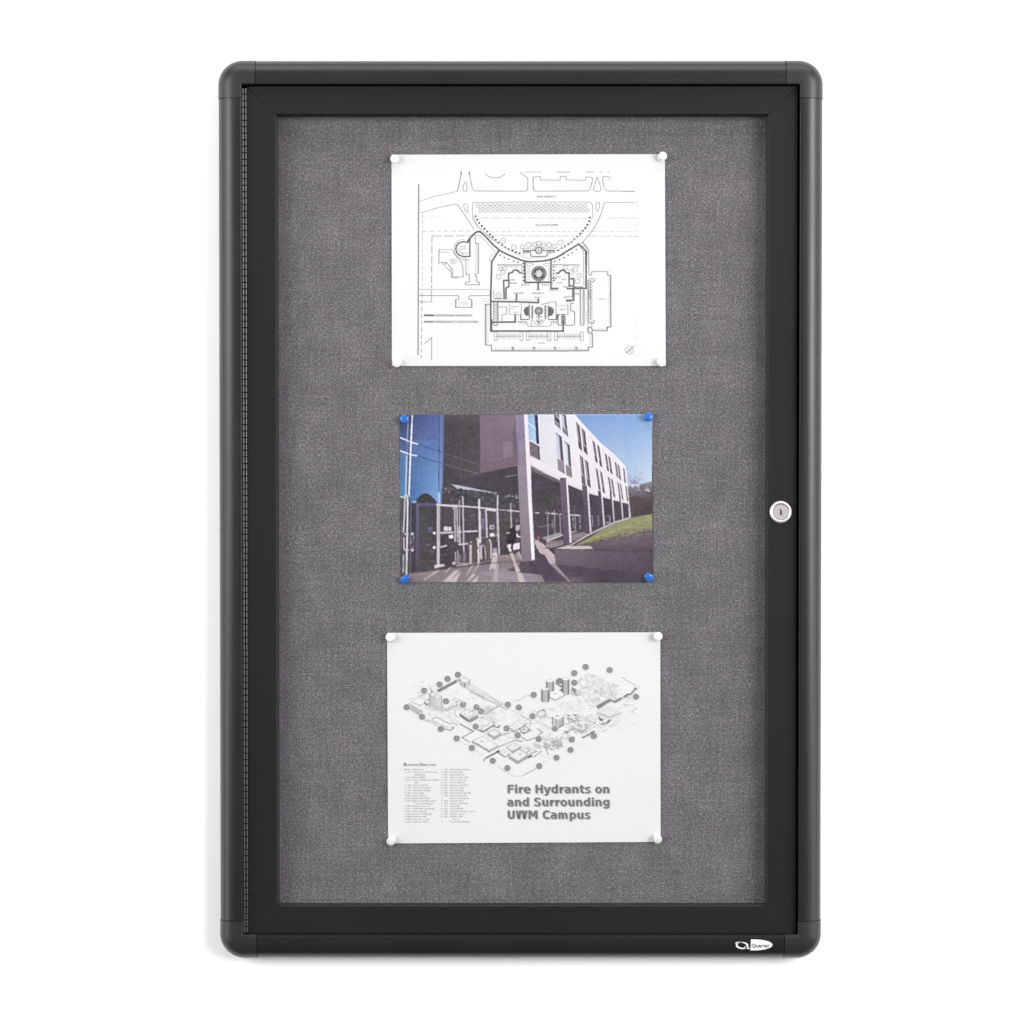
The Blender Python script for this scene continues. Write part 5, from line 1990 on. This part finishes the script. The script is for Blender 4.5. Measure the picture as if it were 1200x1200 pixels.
window(b_, (486, 142, 516, 178, 540, 400, 512, 375), (150, 144, 152), (98, 88, 94))
window(b_, (534, 196, 564, 230, 588, 437, 556, 405), (150, 144, 152), (98, 88, 94))
window(b_, (518, 436, 546, 460, 572, 705, 540, 690), (164, 158, 164), (110, 100, 106))
window(b_, (562, 476, 592, 500, 616, 725, 588, 710), (164, 158, 164), (110, 100, 106))
for (x, y), (x2, y2), (w_, h_) in (((630, 308), (670, 345), (20, 195)), ((738, 420), (768, 445), (17, 158)), ((826, 496), (850, 518), (14, 138)),
                                   ((658, 552), (696, 576), (18, 195)), ((766, 625), (793, 643), (15, 165)), ((848, 675), (870, 686), (12, 145))):
    for a, b in ((x, y), (x2, y2)):
        lean = h_ * 0.14
        window(b_, (a, b, a + w_, b + w_ * 0.9, a + w_ + lean, b + h_ + 4, a + lean, b + h_ - 10), (150, 144, 150), (104, 96, 102))
window(b_, (900, 552, 912, 562, 924, 685, 912, 675), (160, 152, 160), (112, 104, 110))
window(b_, (920, 710, 930, 715, 944, 845, 934, 835), (150, 142, 150), (112, 104, 110))
ink.up()
# shaded soffit edges and columns
ink.poly(b_(92, 545, 300, 640, 400, 690, 400, 705, 300, 665, 92, 575), (112, 102, 106))


def column(shade, lit, g1=(132, 122, 134), g2=(238, 230, 236)):
    ink.quad(shade, [g1, g1, tuple(q - 12 for q in g1), tuple(q - 14 for q in g1)], 4, 10, .015, rp)
    ink.poly(lit, g2)


column(d_(345, -150, 400, -150, 435, 432, 378, 436), d_(398, -168, 412, -162, 450, 418, 432, 424), (112, 102, 114))
column(d_(540, -90, 585, -80, 612, 338, 572, 338), d_(582, -88, 596, -82, 624, 325, 610, 332), (104, 94, 106))
column(d_(680, -40, 710, -30, 730, 280, 704, 284), d_(706, -34, 718, -30, 742, 270, 730, 276), (98, 88, 100))
column(d_(785, -20, 803, -10, 818, 238, 800, 244), d_(800, -12, 811, -8, 827, 230, 818, 234), (94, 84, 96))
column(d_(866, 0, 880, 5, 894, 212, 882, 214), d_(878, 4, 888, 6, 904, 205, 894, 210), (90, 80, 92))
ink.poly(d_(943, 30, 952, 32, 970, 195, 962, 198), (226, 218, 224))
ink.up()
# nearest column
ink.quad(b_(-20, 300, 48, 300, 72, 862, -12, 862), [(150, 138, 158)] * 2 + [(146, 134, 146)] * 2, 5, 10, .015, rp)
ink.quad(a_(1098, 520, 1178, 515, 1198, 862, 1112, 862), [(152, 138, 150), (150, 138, 150), (148, 136, 146), (146, 132, 142)], 5, 8, .015, rp)
ink.quad(v3(198, 0, 318, 0, 362, 845, 232, 850), [(148, 136, 146), (152, 140, 150), (132, 120, 130), (130, 118, 126)], 6, 14, .015, rp)
ink.up()
ink.line(a_(1098, 520, 1178, 512), 0.7, (120, 106, 124))
for x, y in ((1118, 112), (1155, 650)):
    (u, v_), = a_(x, y)
    ink.disc(u, v_, .7, (104, 92, 108), 6)
ink.disc(590 + 260 / 10.91, 580 + 95 / 10.91, .6, (110, 98, 108), 6)
ink.poly(v3(312, 0, 360, 0, 402, 825, 360, 842), (246, 240, 246))
ink.poly(b_(30, 78, 60, 78, 100, 862, 68, 862), (240, 234, 242))
ink.line(v3(345, 845, 345, 1000), 0.7, (74, 64, 76))
# mullions and doors
ink.up()
WH = (222, 216, 223)
ink.line(a_(408, 765, 410, 862) + v1(528, 110), 1.6, WH)
ink.line(v1(490, 120, 545, 128, 764, 148), 2.6, WH)
ink.line(v2(0, 132, 130, 145, 330, 160, 590, 188), 1.9, WH)
ink.line(v2(590, 190, 720, 196, 764, 200), 1.3, (190, 184, 190))
ink.line(v2(712, 200, 764, 204), 1.6, WH)
ink.line(v3(55, 198, 205, 212), 1.5, WH)
ink.line(v1(512, 140, 512, 930), 1.7, WH)
ink.line(v1(534, 140, 532, 925), 1.5, (214, 208, 214))
ink.line(v1(522, 140, 522, 930), 0.5, (140, 134, 138))
ink.poly(v1(470, 895, 600, 882, 600, 910, 530, 925, 470, 942), WH)
ink.line(v1(730, 165, 735, 600), 1.5, WH)
ink.line(v1(738, 730, 745, 890), 1.2, (216, 210, 216))
ink.line(v1(700, 172, 735, 176), 1.4, WH)
ink.line(v2(60, 150, 68, 600), 1.4, WH)
ink.line(v2(72, 710, 75, 880, 200, 875), 1.1, (214, 208, 214))
ink.line(v2(135, 20, 148, 730), 1.5, WH)
ink.line(v2(92, 60, 92, 400), 1.1, (206, 200, 208))
ink.line(v2(92, 400, 96, 620), 2.6, (192, 186, 194))
ink.line(v2(148, 740, 150, 870), 0.9, (206, 200, 206))
ink.line(v2(342, 50, 348, 300, 356, 620), 2.5, (226, 220, 228))
ink.line(v2(362, 200, 370, 600), 0.7, (170, 164, 172))
ink.line(v2(430, 180, 445, 550), 1.9, WH)
ink.line(v2(430, 185, 560, 205), 2.2, WH)
ink.line(v2(582, 0, 578, 180, 600, 760), 1.7, (226, 220, 226))
ink.line(v2(566, 210, 575, 600), 0.8, (180, 174, 180))
ink.line(v2(745, 110, 755, 440), 1.0, (196, 190, 196))
ink.line(v3(92, 100, 105, 440), 1.0, (222, 216, 222))
ink.line(v3(170, 305, 168, 360), 1.0, (150, 144, 146))
# push bars and notices
ink.line(v1(545, 485, 715, 478), 2.2, WH)
ink.line(v1(545, 668, 600, 655, 632, 645), 1.9, WH)
ink.line(v2(75, 470, 120, 470), 2.0, WH)
ink.line(v2(150, 468, 325, 462), 2.0, WH)
ink.line(v2(75, 635, 205, 622), 1.9, (222, 216, 222))
ink.poly(v1(590, 405, 642, 402, 642, 460, 590, 462), WH)
ink.poly(v1(646, 410, 686, 406, 686, 460, 650, 460), (222, 216, 220))
ink.poly(v1(656, 512, 712, 510, 712, 555, 656, 557), (240, 236, 240))
for y in (488, 672):
    (u, v_), = v1(468, y)
    ink.disc(u, v_, 1.8, (240, 236, 242), 10)
ink.disc(466 + 442 / 10.91, 580 + 730 / 10.91, .7, (190, 186, 190), 6)
ink.disc(466 + 716 / 10.91, 580 + 872 / 10.91, 1.7, (236, 230, 236), 8)
ink.quad(v2(374, 300, 412, 320, 410, 440, 372, 430), [(118, 114, 146)] * 4, 3, 6, .05, rp)
ink.line(v2(385, 310, 405, 310), 0.7, (210, 208, 226))
ink.poly(v2(478, 388, 534, 385, 536, 440, 480, 442), (206, 200, 206))
ink.poly(v2(498, 400, 522, 400, 522, 430, 498, 430), (110, 104, 110))
ink.poly(v2(480, 490, 540, 488, 540, 530, 480, 534), (238, 234, 238))
ink.line(v2(375, 550, 440, 540), 0.8, (170, 164, 168))
ink.line(v2(540, 525, 600, 508), 1.0, (206, 200, 206))
ink.line(v2(210, 195, 260, 195), 0.5, (130, 124, 130))
ink.line(v2(225, 270, 265, 265, 268, 235), 0.8, (150, 144, 150))
# left bundle of mullions
ink.line(v1(95, 0, 92, 110, 75, 480), 2.2, (190, 188, 192))
ink.line(v1(128, 0, 128, 200, 112, 1020), 2.1, (226, 224, 230))
ink.line(v1(140, 100, 128, 900), 0.6, (110, 106, 114))
ink.line(v1(80, 540, 82, 700), 1.6, (196, 192, 196))
ink.line(v1(76, 760, 70, 1000), 1.6, (190, 186, 190))
ink.line(v1(172, 110, 165, 600, 160, 1040), 0.8, (150, 146, 152), dash=(2.4, .6))
ink.line(v1(185, 85, 240, 88), 1.5, (206, 206, 218))
ink.line(v1(20, 20, 95, 32), 1.6, (222, 222, 230))
ink.poly(v1(128, 0, 148, 0, 146, 60, 130, 60), (120, 160, 150))
for y in (498, 705):
    for x, r_ in ((98, 1.3), (125, 1.6), (188, 1.9)):
        (u, v_), = v1(x, y)
        ink.disc(u, v_, r_, (206, 202, 206), 8)
for k_ in range(30):
    (u, v_), = v1(150 + rp.random() * 60, 520 + rp.random() * 180)
    ink.disc(u, v_, rp.uniform(.3, .8), (lambda g: (g, g, g + 6))(rp.randint(100, 190)), 5)
# bollards, bin, person
ink.up()
ink.quad(v2(325, 1, 330, 1, 330, 2, 325, 2), [WH] * 4, 1, 1)
ink.poly(v2(212, 640, 225, 600, 245, 600, 252, 640, 250, 885, 215, 885), (150, 140, 142))
ink.poly(v2(228, 640, 248, 640, 242, 885, 226, 885), (214, 206, 208))
ink.poly(v2(250, 620, 280, 560, 305, 540, 318, 580, 318, 860, 250, 870), (96, 84, 86))
ink.poly(v2(308, 540, 330, 530, 345, 600, 350, 870, 325, 872, 318, 600), (226, 218, 220))
ink.poly(v2(352, 640, 380, 650, 385, 820, 355, 830), (200, 192, 196))
ink.line(v2(370, 640, 400, 645, 420, 670, 425, 830), 1.2, (206, 198, 202))
ink.poly(v2(432, 830, 430, 620, 445, 570, 470, 558, 500, 590, 505, 640, 500, 830), (112, 100, 102))
ink.line(v2(470, 565, 492, 600, 498, 660, 496, 810), 2.0, (206, 196, 198))
ink.poly(v2(400, 660, 415, 830, 395, 832), (80, 72, 76))
ink.poly(v2(515, 690, 570, 670, 575, 740, 515, 745), (176, 164, 168))
ink.poly(v2(510, 745, 580, 740, 580, 770, 510, 775), (222, 212, 214))
ink.up()
for x, y, r_, g_ in ((235, 620, 1.4, 60), (240, 605, 1.0, 220), (322, 545, 1.0, 70), (322, 675, 1.1, 60), (320, 560, .6, 230)):
    (u, v_), = v2(x, y)
    ink.disc(u, v_, r_, (g_, g_, g_ + 2), 8)
ink.line(v2(282, 650, 282, 850), 0.6, (150, 136, 138))
ink.line(v2(452, 640, 452, 820), 0.5, (88, 78, 80))
ink.line(v2(210, 885, 350, 870, 500, 835), 0.8, (196, 184, 188))
ink.line(v2(50, 905, 210, 890), 1.2, (214, 206, 208))
ink.line(v2(100, 760, 105, 850), 1.6, (140, 132, 134))
ink.line(v2(165, 740, 170, 840), 1.6, (136, 128, 130))
# person in dark clothes with a pale bag by the column
ink.poly(v3(55, 480, 85, 440, 130, 400, 160, 395, 165, 600, 120, 620, 115, 700, 60, 690, 45, 600), (58, 52, 58))
ink.poly(v3(150, 440, 160, 385, 195, 372, 210, 385, 205, 445, 180, 470), (190, 184, 186))
ink.poly(v3(160, 380, 175, 350, 205, 370, 190, 385), (60, 54, 58))
ink.poly(v3(160, 500, 185, 490, 185, 520, 218, 525, 215, 545, 170, 540), (226, 220, 224))
ink.poly(v3(122, 640, 150, 618, 208, 610, 208, 690, 125, 706), (234, 228, 232))
ink.poly(v3(42, 640, 98, 622, 95, 690, 108, 715, 90, 735, 68, 710), (232, 226, 230))
ink.line(v3(35, 490, 82, 482), 1.3, (226, 222, 226))
ink.line(v3(135, 575, 190, 570), 0.6, (120, 114, 118))
ink.up()
ink.poly(v3(80, 745, 122, 740, 150, 860, 205, 940, 215, 985, 155, 985, 130, 860), (206, 188, 190))
ink.poly(v3(160, 740, 205, 720, 235, 800, 232, 840), (176, 162, 164))
# print edge
ink.up()
ink.line([(764.7, 485.4), (765.0, 545)], 0.7, (205, 208, 222))
ink.line([(625, 485.9), (764.8, 485.4)], 0.5, (205, 208, 222))
ink.done('printed_picture', photo, M_photo, [(468.5, 486.4), (764.8, 485.2), (765.2, 682.4), (469.8, 683.0)], surf, 247, 0.70,
         'printed view of a white building on columns, glass doors and lawn under blue sky')

# ------------------------------------------------------------------ push pins
def make_pin(mat):
    root = bpy.data.objects.new('push_pin', None)
    COL.objects.link(root)
    # local +Z points out of the board
    def rev(name, prof, m_, n=28):
        bm = bmesh.new()
        rings = []
        for r, z in prof:
            rings.append([bm.verts.new((r * math.cos(2 * math.pi * k_ / n), r * math.sin(2 * math.pi * k_ / n), z)) for k_ in range(n)])
        for a, b in zip(rings, rings[1:]):
            for k_ in range(n):
                bm.faces.new((a[k_], a[(k_ + 1) % n], b[(k_ + 1) % n], b[k_]))
        bm.faces.new(rings[0])
        bm.faces.new(rings[-1])
        return build(name, bm, m_, root, 35)
    h = 0.0072
    rev('head', [(0.0024, h - 0.0022), (0.0041, h - 0.0018), (0.00445, h - 0.0011), (0.0043, h - 0.0004), (0.0038, h), (0.0015, h + 0.0002)], mat)
    rev('grip', [(0.0040, 0.0003), (0.0043, 0.0008), (0.0040, 0.0013), (0.0024, 0.0022), (0.0020, 0.0045), (0.0024, h - 0.0021)], mat)
    rev('needle', [(0.0001, -0.0045), (0.0005, -0.0035), (0.0005, 0.0004)], M_steel, 10)
    return root


def place(root, px, py, tx, ty, label, group):
    """px,py: centre of the head in the photograph; tx, ty: lean in degrees (right, up)"""
    kx, kz = math.tan(math.radians(tx)), math.tan(math.radians(ty))
    out = Vector((kx, -1, kz)).normalized()
    headpt = at(px, py, FAB_Y - 0.0085)
    base_y = FAB_Y - 0.0017
    base = headpt - out * ((base_y - headpt.y) / -out.y) * -1 * -1
    base = headpt - out * ((base_y - headpt.y) / (-out.y))
    root.location = base
    root.rotation_euler = out.to_track_quat('Z', 'Y').to_euler()
    tag(root, label, 'push pin', group)


def copy_pin(src):
    r = src.copy()
    COL.objects.link(r)
    for ch in src.children:
        c = ch.copy()
        COL.objects.link(c)
        c.parent = r
    return r


white0, blue0 = make_pin(M_whitepin), make_pin(M_bluepin)
used = set()
GW, GB = 'white push pins holding the two white sheets', 'blue push pins holding the colour photo'
for src, px, py, tx, ty, lab, g in (
        (white0, 462.3, 186.0, -4, 3, 'white push pin at the upper left corner of the site plan sheet', GW),
        (white0, 777.2, 182.2, 14, 16, 'white push pin at the upper right corner of the site plan sheet', GW),
        (white0, 465.0, 425.4, -6, -5, 'white push pin at the lower left corner of the site plan sheet', GW),
        (white0, 775.6, 424.6, 7, -4, 'white push pin at the lower right corner of the site plan sheet', GW),
        (white0, 456.4, 746.8, -14, 10, 'white push pin at the upper left corner of the campus map sheet', GW),
        (white0, 771.6, 745.6, 9, 5, 'white push pin at the upper right corner of the campus map sheet', GW),
        (white0, 457.4, 986.6, -16, -14, 'white push pin at the lower left corner of the campus map sheet', GW),
        (white0, 771.2, 984.2, 12, -16, 'white push pin at the lower right corner of the campus map sheet', GW),
        (blue0, 473.4, 490.8, -3, 3, 'blue push pin at the upper left corner of the colour photo print', GB),
        (blue0, 760.6, 488.2, 6, 6, 'blue push pin at the upper right corner of the colour photo print', GB),
        (blue0, 472.8, 680.6, -22, -18, 'blue push pin at the lower left corner of the colour photo print', GB),
        (blue0, 761.6, 677.8, 14, -12, 'blue push pin at the lower right corner of the colour photo print', GB)):
    if src in used:
        r = copy_pin(src)
    else:
        r = src
        used.add(src)
    place(r, px, py, tx, ty, lab, g)

# ------------------------------------------------------------------ maker's mark on the bottom rail
def flat(name, polys, y, mat, parent, thick=0.00012):
    bm = bmesh.new()
    for pts in polys:
        tris = tessellate_polygon([[Vector((a, b, 0)) for a, b in pts]])
        vs_ = [bm.verts.new(at(a, b, y)) for a, b in pts]
        for t in tris:
            try:
                bm.faces.new([vs_[i] for i in t])
            except ValueError:
                pass
    r_ = bmesh.ops.extrude_face_region(bm, geom=list(bm.faces))
    for v_ in [g_ for g_ in r_['geom'] if isinstance(g_, bmesh.types.BMVert)]:
        v_.co.y += thick
    return build(name, bm, mat, parent)


LY = FRONT - 0.00025
badge = bpy.data.objects.new('maker_mark', None)
COL.objects.link(badge)
badge.parent = case
k20 = tile(855, 1095, 20)
# half ellipse plate
pts = []
for i in range(25):
    a = math.radians(-90 + 180 * i / 24)
    pts += k20(498 + 506 * math.cos(a) ** 0.82 if math.cos(a) > 0 else 498, 246 + 130 * math.sin(a))
pts = k20(490, 377) + pts[::-1] + k20(500, 116)
pl = flat('name_plate', [pts], LY, M_logo, badge)
# swash Q: a thick and thin oval with a tail
outer, inner = [], []
for i in range(33):
    a = 2 * math.pi * i / 32
    outer += k20(294 + 150 * math.cos(a), 259 + 84 * math.sin(a) + 5 * math.cos(a))
    inner += k20(292 + 104 * math.cos(a), 254 + 58 * math.sin(a) + 12 * math.cos(a))
q_ = []
for i in range(32):
    q_.append([outer[i], outer[i + 1], inner[i + 1], inner[i]])
q_.append(k20(130, 215, 150, 182, 230, 172, 300, 174, 300, 186, 215, 196, 160, 225))
q_.append(k20(345, 282, 410, 294, 472, 320, 472, 344, 405, 336, 350, 312))
flat('letter_mark', q_, LY, M_logo, badge)
cu = Ink(lambda x, y: LY, white=246, start=0.00006)
cx0 = 855 + 515 / 20
for ch, x0, w_ in (('Q', 515, 92), ('u', 614, 60), ('a', 682, 52), ('r', 744, 40), ('t', 792, 34), ('e', 832, 48), ('t', 888, 32)):
    for dx in (-.1, .1):
        cu.text(ch, 855 + x0 / 20 + dx, 1095 + 302 / 20, 4.4, 50, w_ / 20, bold=0.01)
        cu.up(4)
cu.text('o', 855 + 940 / 20, 1095 + 240 / 20, 1.0, 140, 0.8)
cu.done('name_lettering', badge, M_ink)

# hand the maker's mark and hinge their own spots; nothing else moves
bpy.context.view_layer.update()
